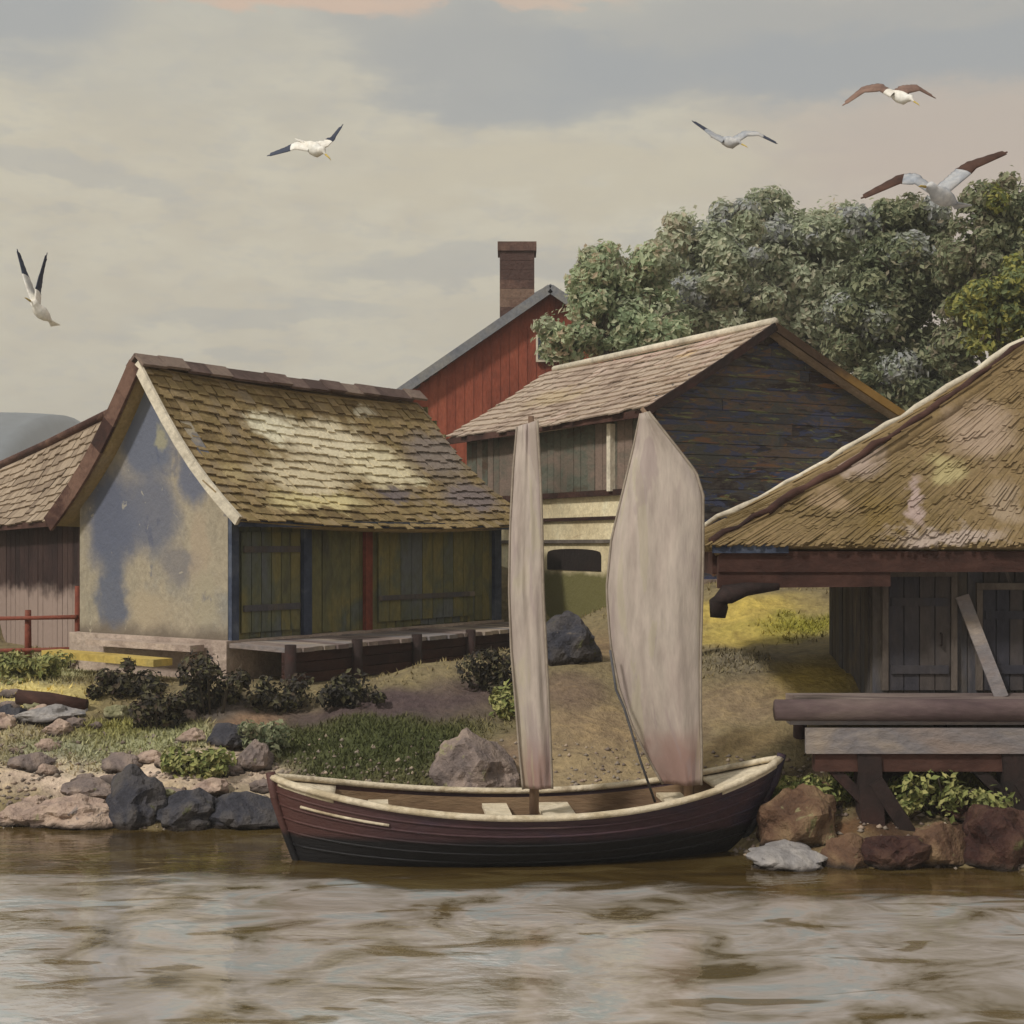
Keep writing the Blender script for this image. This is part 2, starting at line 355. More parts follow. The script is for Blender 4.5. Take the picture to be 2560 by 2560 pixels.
class MB:
    def __init__(s):
        s.v = []; s.f = []; s.mi = []; s.m = 0; s.sm = []

    def add(s, vs, fs, smooth=False):
        o = len(s.v); s.v += [Vector(q) for q in vs]
        for f in fs:
            s.f.append([o + i for i in f]); s.mi.append(s.m); s.sm.append(smooth)

    def obox(s, c, ax, ay, az):
        c, ax, ay, az = map(Vector, (c, ax, ay, az))
        vs = [c + ax * i + ay * j + az * k for i in (-1, 1) for j in (-1, 1) for k in (-1, 1)]
        fs = [(0, 1, 3, 2), (4, 6, 7, 5), (0, 4, 5, 1), (2, 3, 7, 6), (0, 2, 6, 4), (1, 5, 7, 3)]
        if ax.cross(ay).dot(az) < 0: fs = [f[::-1] for f in fs]
        s.add(vs, fs)

    def beam(s, a, b, w, h, up=(0, 0, 1)):
        a, b, up = Vector(a), Vector(b), Vector(up)
        d = (b - a); x = d.normalized(); y = up.cross(x)
        if y.length < .01: y = Vector((0, 1, 0)).cross(x)
        y.normalize(); z = x.cross(y)
        s.obox((a + b) / 2, d / 2, y * w / 2, z * h / 2)

    def tube(s, pts, rad, n=8, cap=True, squash=None):
        pts = [Vector(p) for p in pts]
        if not hasattr(rad, '__len__'): rad = [rad] * len(pts)
        rings = []
        for i, p in enumerate(pts):
            d = (pts[min(i + 1, len(pts) - 1)] - pts[max(i - 1, 0)]).normalized()
            u = Vector((0, 0, 1)) if abs(d.z) < .9 else Vector((0, 1, 0))
            a = d.cross(u).normalized(); b = a.cross(d)
            if squash: a = a * squash[0]; b = b * squash[1]
            rings.append([p + (a * cos(2 * pi * j / n) + b * sin(2 * pi * j / n)) * rad[i] for j in range(n)])
        vs = [q for r in rings for q in r]; fs = []
        for i in range(len(pts) - 1):
            for j in range(n):
                k = (j + 1) % n
                fs.append((i * n + j, i * n + k, (i + 1) * n + k, (i + 1) * n + j))
        if cap:
            fs.append(tuple(range(n - 1, -1, -1))); fs.append(tuple((len(pts) - 1) * n + j for j in range(n)))
        s.add(vs, fs, True)

    def prism(s, poly, d):
        """flat polygon (3-D points, counter-clockwise seen from outside) given thickness along -d"""
        n = len(poly); d = Vector(d); poly = [Vector(p) for p in poly]
        vs = poly + [p - d for p in poly]
        fs = [tuple(range(n)), tuple(range(2 * n - 1, n - 1, -1))]
        for i in range(n):
            j = (i + 1) % n
            fs.append((i, i + n, j + n, j))
        s.add(vs, fs)

    def grid(s, fn, nu, nv, thick=None, smooth=True):
        """sheet fn(u,v); with thick: a closed slab"""
        vs = [fn(i / nu, j / nv) for j in range(nv + 1) for i in range(nu + 1)]
        q = lambda i, j: j * (nu + 1) + i
        fs = [(q(i, j), q(i + 1, j), q(i + 1, j + 1), q(i, j + 1)) for j in range(nv) for i in range(nu)]
        if thick is not None:
            n = len(vs); t = Vector(thick)
            vs = vs + [p - t for p in vs]
            fs += [tuple(n + k for k in f[::-1]) for f in fs]
            ring = [q(i, 0) for i in range(nu)] + [q(nu, j) for j in range(nv)] + [q(i, nv) for i in range(nu, 0, -1)] + [q(0, j) for j in range(nv, 0, -1)]
            for a, b in zip(ring, ring[1:] + ring[:1]): fs.append((b, a, a + n, b + n))
        s.add(vs, fs, smooth)

    def build(s, name, mats, parent=None, origin=None):
        if not isinstance(mats, (list, tuple)): mats = [mats]
        me = bpy.data.meshes.new(name)
        o = bpy.data.objects.new(name, me); COL.objects.link(o)
        org = Vector(origin) if origin is not None else Vector()
        me.from_pydata([p - org for p in s.v], [], s.f)
        for m in mats: me.materials.append(m)
        me.polygons.foreach_set('material_index', s.mi)
        me.polygons.foreach_set('use_smooth', s.sm)
        me.update()
        if origin is not None: o.location = org
        if parent is not None:
            o.parent = parent
            o.matrix_parent_inverse = WORLD[parent.name].inverted()
        WORLD[o.name] = Matrix.Translation(o.location)
        return o


WORLD = {}


def tag(o, label, cat, group=None, kind=None):
    if label: o['label'] = label
    if cat: o['category'] = cat
    if group: o['group'] = group
    if kind: o['kind'] = kind
    return o


def thing(name, loc, label, cat, group=None):
    o = bpy.data.objects.new(name, None); COL.objects.link(o)
    o.location = loc; o.empty_display_size = .3
    WORLD[o.name] = Matrix.Translation(Vector(loc))
    return tag(o, label, cat, group)


# ------------------------------------------------------------------ terrain
def pl(x, pts):
    if x <= pts[0][0]: return pts[0][1]
    for (a, b), (c, d) in zip(pts, pts[1:]):
        if x <= c:
            t = (x - a) / (c - a); return b + (d - b) * t
    return pts[-1][1]


SHORE = [(-30, 16.4), (-8, 15.9), (-2.6, 15.75), (-1, 15.5), (1.6, 15.2), (2.5, 14.3), (3.2, 13.9), (5, 13.75), (12, 13.6), (40, 13.6)]
PROF = [(-30, -3), (-6, -2), (-1, -.4), (0, 0), (.8, .38), (2.4, .88), (4.2, 1.5), (6.6, 1.72), (8.6, 2.4), (10.5, 2.6), (14, 2.9), (30, 3.0), (5000, 3.0)]


def height(x, y):
    d = y - pl(x, SHORE) + .35 * noise.noise(Vector((x * .9, 3.1, 0)))
    z = pl(d, PROF)
    if d > -.5:
        z += .10 * noise.noise(Vector((x * .8, y * .8, 1))) * min(1, d + .5) + .05 * noise.noise(Vector((x * 2.6, y * 2.6, 5)))
    r = Vector((x, y)) - BO
    a, b = r.dot(BU), r.dot(BW)
    da = max(-1.2 - a, a - 7.2, 0); db = max(-1.6 - b, b - 9.0, 0)
    m = exp(-(da * da + db * db) / .5)
    if z > 1.22: z = z + (1.22 - z) * m
    return z


def ground_hit(px, py):
    """where the sight line through a pixel meets the bank or the water"""
    Y = 8.0
    while Y < 60:
        p = P(px, py, Y)
        if p.z <= max(0, height(p.x, p.y)): return p
        Y += .04
    return P(px, py, 60)


PATCH = []
for px, py, rx, ry, c, s in (
        (50, 668, 80, 16, (190, 190, 156), 1.3), (25, 697, 70, 12, (214, 196, 126), 1.3), (10, 735, 60, 14, (160, 150, 122), 1),
        (150, 742, 90, 14, (160, 162, 128), 1), (125, 728, 50, 10, (136, 134, 82), .9), (60, 755, 70, 14, (156, 158, 132), 1),
        (100, 780, 120, 14, (222, 200, 180), 1.4), (235, 775, 70, 22, (218, 196, 176), 1.4), (205, 712, 80, 14, (92, 84, 82), 1),
        (250, 725, 40, 16, (140, 112, 92), .9), (140, 662, 60, 6, (190, 168, 98), 1),
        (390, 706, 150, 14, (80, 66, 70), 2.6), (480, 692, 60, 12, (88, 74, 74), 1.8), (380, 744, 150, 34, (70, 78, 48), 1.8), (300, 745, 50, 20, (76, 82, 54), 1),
        (500, 760, 60, 24, (130, 108, 92), .9), (590, 728, 80, 26, (144, 124, 98), 1.1), (570, 690, 50, 16, (116, 98, 84), .9), (600, 770, 90, 20, (150, 132, 104), 1),
        (590, 612, 60, 9, (180, 158, 90), 1.8), (590, 594, 60, 8, (132, 132, 62), 2.0), (600, 650, 60, 16, (132, 112, 86), 1),
        (745, 606, 70, 11, (190, 168, 90), 2.4), (790, 628, 70, 10, (146, 142, 60), 2.2), (740, 636, 56, 14, (180, 160, 88), 2.2), (760, 660, 80, 8, (124, 116, 100), 1),
        (812, 674, 50, 14, (172, 150, 76), 2.0), (740, 705, 80, 22, (140, 122, 98), 1.1), (735, 748, 70, 16, (126, 108, 78), 1),
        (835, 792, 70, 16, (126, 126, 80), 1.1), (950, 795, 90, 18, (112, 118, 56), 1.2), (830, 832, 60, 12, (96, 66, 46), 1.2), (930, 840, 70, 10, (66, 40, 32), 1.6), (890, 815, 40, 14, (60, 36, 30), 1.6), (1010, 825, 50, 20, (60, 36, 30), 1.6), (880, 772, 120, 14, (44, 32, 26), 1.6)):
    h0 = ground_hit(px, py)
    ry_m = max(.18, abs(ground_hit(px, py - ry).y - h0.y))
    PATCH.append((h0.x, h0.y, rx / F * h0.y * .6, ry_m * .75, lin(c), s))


def ground_col(x, y, z):
    base = Vector(lin((128, 116, 88))); wsum = .12
    c = base * wsum
    jx = x + .30 * noise.noise(Vector((x * 1.7, y * 1.7, 9))); jy = y + .30 * noise.noise(Vector((x * 1.7, y * 1.7, 19)))
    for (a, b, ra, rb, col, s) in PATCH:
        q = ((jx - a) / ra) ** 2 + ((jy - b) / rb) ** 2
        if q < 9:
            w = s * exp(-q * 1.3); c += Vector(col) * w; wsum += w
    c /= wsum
    if z < .12:
        t = min(1, (.12 - z) / .3); c = c.lerp(Vector(lin((92, 74, 40))), t)
    return c


def build_ground():
    xs = [-600, -300, -150, -60, -35, -22] + [-15 + .11 * i for i in range(int(30 / .11) + 1)] + [22, 35, 60, 150, 300, 600]
    ys = [-30, 0, 8, 11, 12.5] + [13 + .11 * i for i in range(int(15 / .11))] + [28 + .5 * i for i in range(34)] + [50, 70, 120, 250, 400, 600]
    me = bpy.data.meshes.new('ground'); vs = []; cols = []
    for y in ys:
        for x in xs:
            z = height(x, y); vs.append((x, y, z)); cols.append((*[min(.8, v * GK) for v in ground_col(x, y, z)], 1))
    n = len(xs)
    fs = [(j * n + i, j * n + i + 1, (j + 1) * n + i + 1, (j + 1) * n + i) for j in range(len(ys) - 1) for i in range(n - 1)]
    me.from_pydata(vs, [], fs)
    at = me.color_attributes.new('cover', 'FLOAT_COLOR', 'POINT')
    at.data.foreach_set('color', [q for c in cols for q in c])
    me.polygons.foreach_set('use_smooth', [True] * len(fs))
    o = bpy.data.objects.new('ground', me); COL.objects.link(o); o['kind'] = 'structure'
    m = bpy.data.materials.new('bank_ground'); m.use_nodes = True; t = NT(m.node_tree)
    oc = t.new('ShaderNodeTexCoord').outputs['Object']
    c = t.new('ShaderNodeVertexColor', layer_name='cover').outputs[0]
    n1 = t.noise(oc, 3.2, 4, .6, .6); n2 = t.noise(oc, 11, 4, .65)
    c = t.mix(.75, c, t.ramp(n1, [(.3, (.66, .62, .66)), (.5, (1, 1, 1)), (.7, (1.25, 1.22, 1.1))]), 'MULTIPLY')
    c = t.mix(.65, c, t.ramp(n2, [(.3, (.6, .6, .6)), (.7, (1.3, 1.3, 1.3))]), 'MULTIPLY')
    bs = t.new('ShaderNodeBsdfPrincipled'); t.l.new(c, bs.inputs['Base Color']); bs.inputs['Roughness'].default_value = .95
    bs.inputs['Specular IOR Level'].default_value = .15
    bp = t.new('ShaderNodeBump'); bp.inputs['Strength'].default_value = .7; bp.inputs['Distance'].default_value = .08
    t.l.new(t.math('ADD', n2, n1), bp.inputs['Height']); t.l.new(bp.outputs[0], bs.inputs['Normal'])
    ou = t.new('ShaderNodeOutputMaterial'); t.l.new(bs.outputs[0], ou.inputs[0])
    me.materials.append(m)
    return o


GK = 1.08
build_ground()

# water
wm = bpy.data.materials.new('water'); wm.use_nodes = True; t = NT(wm.node_tree)
oc = t.new('ShaderNodeTexCoord').outputs['Object']
s = t.new('ShaderNodeSeparateXYZ'); t.l.new(oc, s.inputs[0])
wv = t.mapping(oc, (.55, 1.6, 1))
wn = t.noise(wv, 1.5, 4, .55, .8)
deep = t.ramp(t.noise(t.mapping(oc, (.8, 1.1, 1)), 1.3, 4, .6, .8), [(.33, lin((96, 84, 58))), (.41, lin((146, 137, 122))), (.54, lin((180, 172, 166))), (.62, lin((164, 170, 170))), (.70, lin((194, 188, 184)))])
shallow_reflect = t.ramp(wn, [(.3, lin((54, 42, 22))), (.52, lin((80, 64, 32))), (.72, lin((100, 86, 52)))])  # brown of shallow water and of the bank's reflection, painted into the colour
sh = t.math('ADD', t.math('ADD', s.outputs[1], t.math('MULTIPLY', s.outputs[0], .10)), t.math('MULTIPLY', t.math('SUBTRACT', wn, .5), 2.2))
wc = t.mix(t.smooth(sh, 12.6, 13.3), deep, shallow_reflect)
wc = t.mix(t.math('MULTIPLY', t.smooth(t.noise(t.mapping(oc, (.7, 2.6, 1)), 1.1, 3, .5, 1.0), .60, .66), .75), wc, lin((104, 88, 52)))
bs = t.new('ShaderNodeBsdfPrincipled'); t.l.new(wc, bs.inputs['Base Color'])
bs.inputs['Roughness'].default_value = .03; bs.inputs['IOR'].default_value = 1.9; bs.inputs['Specular IOR Level'].default_value = .9
bp = t.new('ShaderNodeBump'); bp.inputs['Strength'].default_value = .15; bp.inputs['Distance'].default_value = .10
hgt = t.math('ADD', t.noise(t.mapping(oc, (.9, 1.5, 1)), 1.5, 3, .5, .8), t.math('MULTIPLY', t.noise(t.mapping(oc, (1, 2.0, 1)), 7.5, 3, .55, .3), .22))
t.l.new(hgt, bp.inputs['Height']); t.l.new(bp.outputs[0], bs.inputs['Normal'])
ou = t.new('ShaderNodeOutputMaterial'); t.l.new(bs.outputs[0], ou.inputs[0])
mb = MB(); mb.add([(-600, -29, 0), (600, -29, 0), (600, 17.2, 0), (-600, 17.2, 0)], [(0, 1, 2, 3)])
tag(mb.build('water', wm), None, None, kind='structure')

# far hill across the bay, left
hillm = paint('hill_haze_tint', [(96, 106, 118), (112, 120, 128), (122, 126, 128)], .02, k=.75, bump=0, fine=.2)  # blue grey of distance haze put into the hill's own colour
mb = MB()


def hill_fn(u, v):
    x = -560 + 446 * u; y = 320 + 160 * v
    e = min(1, (1 - u) / .03); e = e * e * (3 - 2 * e)
    top = 38.5 * e * (.94 + .12 * noise.noise(Vector((u * 9, v * 2, 2))))
    return Vector((x, y, 2 + top * sin(pi * min(1, v * 1.0)) ** .8))


mb.grid(hill_fn, 240, 20)
tag(mb.build('hill', hillm), None, None, kind='structure')


# ------------------------------------------------------------------ roofs and walls
def shingle_roof(mb, e0, e1, r0, r1, flare=.0, sag=.0, sw=.26, rows=12, thick=.035, jit=.5, edge=.0, flip=False):
    """courses of shingles on a (possibly sagging, bell-cast) slope: e = eave ends, r = ridge ends"""
    e0, e1, r0, r1 = map(Vector, (e0, e1, r0, r1))
    nrm = (e1 - e0).cross(r0 - e0).normalized()
    if nrm.z < 0: nrm = -nrm

    def S(u, v):
        p = e0.lerp(e1, u).lerp(r0.lerp(r1, u), v)
        return p - nrm * (flare * sin(pi * v) + 0) - Vector((0, 0, sag * sin(pi * min(1, max(0, u)))))
    mb.grid(lambda u, v: S(u, v) - nrm * .03, 24, 10, thick=nrm * .07)
    for j in range(rows):
        v0, v1 = j / rows - .012, min(1.0, (j + 1.45) / rows)
        L = (S(1, v0) - S(0, v0)).length
        n = max(2, int(L / sw)); off = random.random()
        for i in range(-1, n + 1):
            a = (i + off + random.uniform(-.12, .12)) / n; b = (i + 1 + off + random.uniform(-.12, .12)) / n - .012 / L
            a, b = max(a, -edge / L * random.random()), min(b, 1 + edge / L * random.random())
            if b - a < .02 / L * 2: continue
            k = random.uniform(-.22, .22) * min(1, jit * 2)
            lift0 = nrm * (.035 + thick * .6 + random.uniform(0, .022) * jit); lift1 = nrm * (.004 + random.uniform(0, .006))
            q = [S(a, v0 + k / rows) + lift0, S(b, v0 + k / rows) + lift0, S(b, v1) + lift1, S(a, v1) + lift1]
            mb.prism(q if (q[1] - q[0]).cross(q[3] - q[0]).dot(nrm) > 0 else q[::-1], nrm * thick)


def thatch(mb, e0, e1, r0, r1, flare=.0, n=2600, w=(.02, .055), l=(.3, .7)):
    """straw laid down a slope in ragged layers"""
    e0, e1, r0, r1 = map(Vector, (e0, e1, r0, r1))
    nrm = (e1 - e0).cross(r0 - e0).normalized()
    if nrm.z < 0: nrm = -nrm
    S = lambda u, v: e0.lerp(e1, u).lerp(r0.lerp(r1, u), v) - nrm * (flare * sin(pi * v) - .03 * noise.noise(Vector((u * 9, v * 5, e0.x)))) - Vector((0, 0, .03 * sin(pi * u)))
    mb.grid(lambda u, v: S(u, v), 40, 14, thick=nrm * .16)
    hgt_ = ((r0 + r1) / 2 - (e0 + e1) / 2).length; L = (e1 - e0).length
    for i in range(n):
        v = random.random() ** 1.25; u = random.random()
        layer = .012 + .03 * ((v * 5.5 + .4 * noise.noise(Vector((u * 6, 0, 0)))) % 1 < .3) * random.random()
        ll, ww = random.uniform(*l), random.uniform(*w)
        v1 = min(1.0, v + ll / hgt_); v0 = max(-.05, v - .02)
        du = random.uniform(-.04, .04) / L; Lv = max(.3, (S(1, v) - S(0, v)).length)
        a, b = S(u, v0), S(u + du, v1); x = (S(min(1, u + .01), v) - S(max(0, u - .01), v)).normalized() * ww / 2
        up0, up1 = nrm * (layer + random.uniform(0, .018)), nrm * random.uniform(-.01, .008)
        q = [a - x + up0, a + x + up0, b + x * .7 + up1, b - x * .7 + up1]
        mb.prism(q if (q[1] - q[0]).cross(q[3] - q[0]).dot(nrm) > 0 else q[::-1], nrm * .018)


def board_wall(mb, a, b, z0, top, out, w=.2, th=.03, jit=.012, skip=None):
    """vertical boards from a to b (plan points), lower edge z0, upper edge top(t)"""
    a, b, out = Vector((*a[:2], 0)), Vector((*b[:2], 0)), Vector((*out[:2], 0)).normalized()
    d = b - a; L = d.length; x = d.normalized(); n = max(1, int(L / w))
    for i in range(n):
        t0, t1 = i / n, (i + 1) / n
        tm = (t0 + t1) / 2; zt = top(tm)
        if skip and skip(tm): continue
        zb = z0 + random.uniform(-.03, .03)
        c = a + d * tm + out * (random.uniform(0, jit)); c.z = (zb + zt) / 2
        mb.obox(c, x * (L / n / 2 - .006), out * th / 2, Vector((0, 0, (zt - zb) / 2)))
    # solid wall behind the boards
    zt = [top(0), top(.5), top(1)]
    o = -out * (th / 2 + .004)
    poly = [a + o + Vector((0, 0, z0)), b + o + Vector((0, 0, z0)), b + o + Vector((0, 0, zt[2] - .01)), a + d * .5 + o + Vector((0, 0, zt[1] - .01)), a + o + Vector((0, 0, zt[0] - .01))]
    if (poly[1] - poly[0]).cross(poly[2] - poly[0]).dot(out) < 0: poly = poly[::-1]
    mb.prism(poly, out * .12)


def plank_gable(mb, a, b, z0, zeave, zpeak, out, w=.2, th=.03, pf=.5):
    """horizontal planks over a gable"""
    a, b, out = Vector((*a[:2], 0)), Vector((*b[:2], 0)), Vector((*out[:2], 0)).normalized()
    d = b - a; x = d.normalized(); L = d.length
    z = z0
    while z < zpeak - .08:
        zm = z + w / 2
        f = 1 if zm < zeave else max(0, (zpeak - zm) / (zpeak - zeave))
        hw = L / 2 * f
        segs = random.choice((1, 2, 2, 3)); cuts = sorted([-1, 1] + [random.uniform(-.8, .8) for _ in range(segs - 1)])
        for p, q in zip(cuts, cuts[1:]):
            if (q - p) * hw < .05: continue
            mid = a + d * (pf + (.5 - pf) * f)
            c = mid + x * (hw * (p + q) / 2) + out * random.uniform(0, .015); c.z = zm
            mb.obox(c, x * (hw * (q - p) / 2 - .005), out * th / 2 + Vector((0, 0, -.004)), Vector((0, 0, w / 2 - .005)))
        z += w
    o = -out * (th / 2 + .006)
    zz = lambda p, h: p + o + Vector((0, 0, h))
    poly = [zz(a, z0), zz(b, z0), zz(b, zeave), zz(a + d * pf, zpeak - .02), zz(a, zeave)]
    if (poly[1] - poly[0]).cross(poly[2] - poly[0]).dot(out) < 0: poly = poly[::-1]
    mb.prism(poly, out * .12)


class Frame:
    """plan frame of a gabled house: a runs along the long wall, b along the gable, seen from the near corner"""
    def __init__(s, O, u, w): s.O, s.u, s.w = Vector(O), Vector(u).normalized(), Vector(w).normalized()
    def __call__(s, a, b, z): 
        q = s.O + s.u * a + s.w * b
        return Vector((q.x, q.y, z))


# ---- boathouse with the plaster gable (left)
fb = Frame(BO, BU, BW)
Lb, Wb, zb0, zbe, zbp = 6.5, 3.3, 1.78, 3.78, 5.78
B = thing('boathouse', fb(Lb / 2, Wb / 2, zb0), 'boathouse with blue grey plaster gable, patchy pale shingle roof and olive green board front', 'boathouse')
ou_g, ou_l = Vector((-BU.x, -BU.y, 0)), Vector((-BW.x, -BW.y, 0))
mb = MB()
pts = [fb(0, Wb, zb0), fb(0, 0, zb0), fb(0, 0, zbe), fb(0, Wb / 2, zbp - .06), fb(0, Wb, zbe)]
mb.prism(pts, ou_g * .2)
o = mb.build('gable_wall', M['plaster'], B); o['label'] = 'blotchy blue grey and beige plaster gable'
mb = MB(); board_wall(mb, fb(0.21, 0.02, 0), fb(Lb, 0.02, 0), zb0, lambda t: zbe + .02, ou_l, .21)
board_wall(mb, fb(Lb, 0.1, 0), fb(Lb, Wb, 0), zb0, lambda t: zbe + (zbp - zbe) * (1 - abs(2 * t - 1)) - .08, -ou_g, .21)
board_wall(mb, fb(Lb - .1, Wb, 0), fb(.22, Wb, 0), zb0, lambda t: zbe, -ou_l, .21)
mb.build('board_wall', M['olive_wood'], B)
mb = MB()
shingle_roof(mb, fb(-.22, -.5, zbe - .28), fb(Lb + .35, -.5, zbe - .28), fb(-.22, Wb / 2, zbp + .06), fb(Lb - .25, Wb / 2, zbp - .02), .17, .10, .19, 16, thick=.024, jit=.8, edge=.08)
shingle_roof(mb, fb(-.22, Wb + .4, zbe - .28), fb(Lb + .3, Wb + .4, zbe - .28), fb(-.22, Wb / 2, zbp + .06), fb(Lb - .25, Wb / 2, zbp - .02), .17, .06, .3, 9)
roof = mb.build('roof', M['roof_b'], B)
mb = MB()
n = 15
for i in range(n):
    a0, a1 = -.28 + (Lb + .1) * i / n, -.28 + (Lb + .1) * (i + 1) / n
    lift = random.uniform(-.02, .03) - .06 * sin(pi * (i + .5) / n)
    for sgn in (-1, 1):
        c = fb((a0 + a1) / 2, Wb / 2 + sgn * .09, zbp + .1 + lift)
        nz = Vector((0, 0, 1)); w3 = Vector((BW.x, BW.y, 0)); u3 = Vector((BU.x, BU.y, 0))
        side = (w3 * sgn * .75 - nz * .66).normalized()
        mb.obox(c, u3 * ((a1 - a0) / 2 + .015), side * .13, side.cross(u3).normalized() * .022)
mb.build('ridge_cap', M['ridge'], roof)


def rake(fr, a, pts, w, h, mat, parent, name='bargeboard', lab=None):
    mb = MB()
    q = [fr(a, b, z) for b, z in pts]
    up = Vector((0, 0, 1))
    for i in range(len(q) - 1):
        mb.beam(q[i], q[i + 1] + (q[i + 1] - q[i]).normalized() * .01, w, h)
    o = mb.build(name, mat, parent)
    if lab: o['label'] = lab
    return o


def bell(b0, z0, b1, z1, dip, n=7):
    out = []
    for i in range(n + 1):
        t = i / n; out.append((b0 + (b1 - b0) * t, z0 + (z1 - z0) * t - dip * sin(pi * t)))
    return out


rake(fb, -.27, bell(-.5, zbe - .3, Wb / 2 - .02, zbp + .02, .2), .05, .15, M['white_wood'], B, lab='pale worn bargeboard')
rake(fb, -.27, bell(Wb + .42, zbe - .32, Wb / 2 + .02, zbp + .02, .2), .05, .26, M['redbrown'], B, lab='dark red brown bargeboard')
mb = MB(); mb.beam(fb(-.2, -.44, zbe - .33), fb(Lb + .3, -.44, zbe - .33), .05, .1); mb.build('fascia', M['blue_wood'], B)
mb = MB(); mb.beam(fb(.1, -.03, zbe - .17), fb(Lb, -.03, zbe - .17), .06, .12); mb.build('wall_plate', M['yellow_wood'], B)
for a, m, w, lab in ((1.55, 'blue_wood', .17, 'blue painted post'), (2.95, 'red_wood', .16, 'red painted post'), (.07, 'blue_wood', .14, 'blue corner post'), (Lb - .06, 'blue_wood', .2, 'blue end post')):
    mb = MB(); mb.beam(fb(a, -.045, zb0 - .02), fb(a, -.045, zbe - .24), .07, w, up=(BU.x, BU.y, 0)); o = mb.build('post', M[m], B); o['label'] = lab
mb = MB()
for i in range(6): mb.beam(fb(.32 + i * .2, -.03, zb0 + .1), fb(.32 + i * .2, -.03, zbe - .45), .03, .185, up=(BU.x, BU.y, 0))
dr = mb.build('door', M['olive_wood'], B); dr['label'] = 'grey green plank door'
for zz in (zb0 + .45, zbe - .7): mb = MB(); mb.beam(fb(.25, -.062, zz), fb(1.4, -.062, zz), .03, .09); mb.build('door_ledge', M['grey_wood'], dr)
mb = MB()
for i in range(9): mb.beam(fb(3.35 + i * .28, -.03, zb0 + .12), fb(3.35 + i * .28, -.03, zbe - .42), .03, .265, up=(BU.x, BU.y, 0))
dr = mb.build('door', M['olive_wood'], B); dr['label'] = 'wide ochre boat door'
mb = MB(); mb.beam(fb(3.2, -.062, zb0 + .5), fb(5.75, -.062, zb0 + .5), .03, .08); mb.build('door_ledge', M['grey_wood'], dr)
mb = MB()
mb.prism([fb(-.12, Wb + .1, zb0 + .005), fb(-.12, -.1, zb0 + .005), fb(Lb + .1, -.1, zb0 + .005), fb(Lb + .1, Wb + .1, zb0 + .005)], Vector((0, 0, .7)))
mb.build('foundation', M['stone'], B)
mb = MB(); mb.beam(fb(-.3, 2.6, zb0 - .10), fb(-.3, .3, zb0 - .10), .26, .09); o = mb.build('door_step', M['stone'], B); o['label'] = 'pale stone step'

# quay deck along the boathouse
Q = thing('quay', fb(Lb / 2, -.8, 1.2), 'low timber quay with grey planks and dark brown front below the olive boathouse wall', 'quay')
mb = MB(); n = 30
for i in range(n):
    a = -.1 + (Lb + .5) * (i + .5) / n
    mb.beam(fb(a, -.13, 1.72 + random.uniform(-.01, .01)), fb(a, -1.3 + random.uniform(-.05, .05), 1.70), (Lb + .5) / n - .015, .06)
mb.build('deck', M['deck_wood'], Q)
mb = MB()
for k in range(3): mb.beam(fb(-.1, -1.2, 1.6 - k * .15), fb(Lb + .4, -1.2, 1.6 - k * .15), .08, .14)
mb.build('front_board', M['quay_wood'], Q)
for k in range(6):
    mb = MB(); p = fb(-.05 + k * 1.36, -1.28, 0); mb.tube([(p.x, p.y, .5), (p.x, p.y, 1.78)], [.09, .08], 8); mb.build('pile', M['black_wood'], Q)
mb = MB(); mb.beam(fb(-.75, 3.0, 1.52), fb(-.75, .5, 1.5), .34, .1)
tag(mb.build('plank', M['yellow_wood']), 'yellow plank lying on the ground at the foot of the plaster gable', 'plank')

# ---- far left shed
A0, A1 = P(84, 515, 24.0), P(-70, 530, 30.0)
ad = Vector((A1.x - A0.x, A1.y - A0.y, 0)).normalized(); an = Vector((ad.y, -ad.x, 0))
if an.dot(Vector((7, -23, 0))) < 0: an = -an
R0, R1 = P(150, 396, 25.2), P(-40, 486, 31.2)
A = thing('shed', (A0.x, A0.y, 1.4), 'far left brown board shed with cream shingle roof beside the plaster gable', 'shed')
mb = MB(); board_wall(mb, A0 - an * .3, A1 - an * .3, 1.15, lambda t: A0.z + (A1.z - A0.z) * t, an, .22)
bk0, bk1 = A0 - an * 3.2, A1 - an * 3.2
board_wall(mb, bk1, bk0, 1.3, lambda t: A1.z + (A0.z - A1.z) * t, -an, .25)
for q, s_, rr in ((A0, -1, R0), (A1, 1, R1)):
    f0 = q - an * .3; f1 = q - an * 3.2
    board_wall(mb, f0, f1, 1.3, lambda t, q=q, rr=rr: q.z + (rr.z - .25 - q.z) * (1 - abs(2 * t - 1)), ad * s_, .25)
mb.build('board_wall', M['shed_wood'], A)
mb = MB()
shingle_roof(mb, A0 - ad * .3, A1, R0, R1, .10, .04, .26, 10, edge=.06)
Rb = an * -3.6
shingle_roof(mb, A0 - ad * .3 + Rb, A1 + Rb, R0, R1, .1, .04, .3, 7)
ra = mb.build('roof', M['roof_a'], A)
mb = MB(); mb.tube([R0 + Vector((0, 0, .05)), (R0 + R1) / 2 + Vector((0, 0, .01)), R1 + Vector((0, 0, .05))], .11, 7, squash=(1, .8)); mb.build('ridge_cap', M['redbrown'], ra)
mb = MB(); mb.beam(A0 - Vector((0, 0, .08)) - ad * .3, A1 - Vector((0, 0, .08)), .05, .12); mb.build('fascia', M['brown_beam'], A)

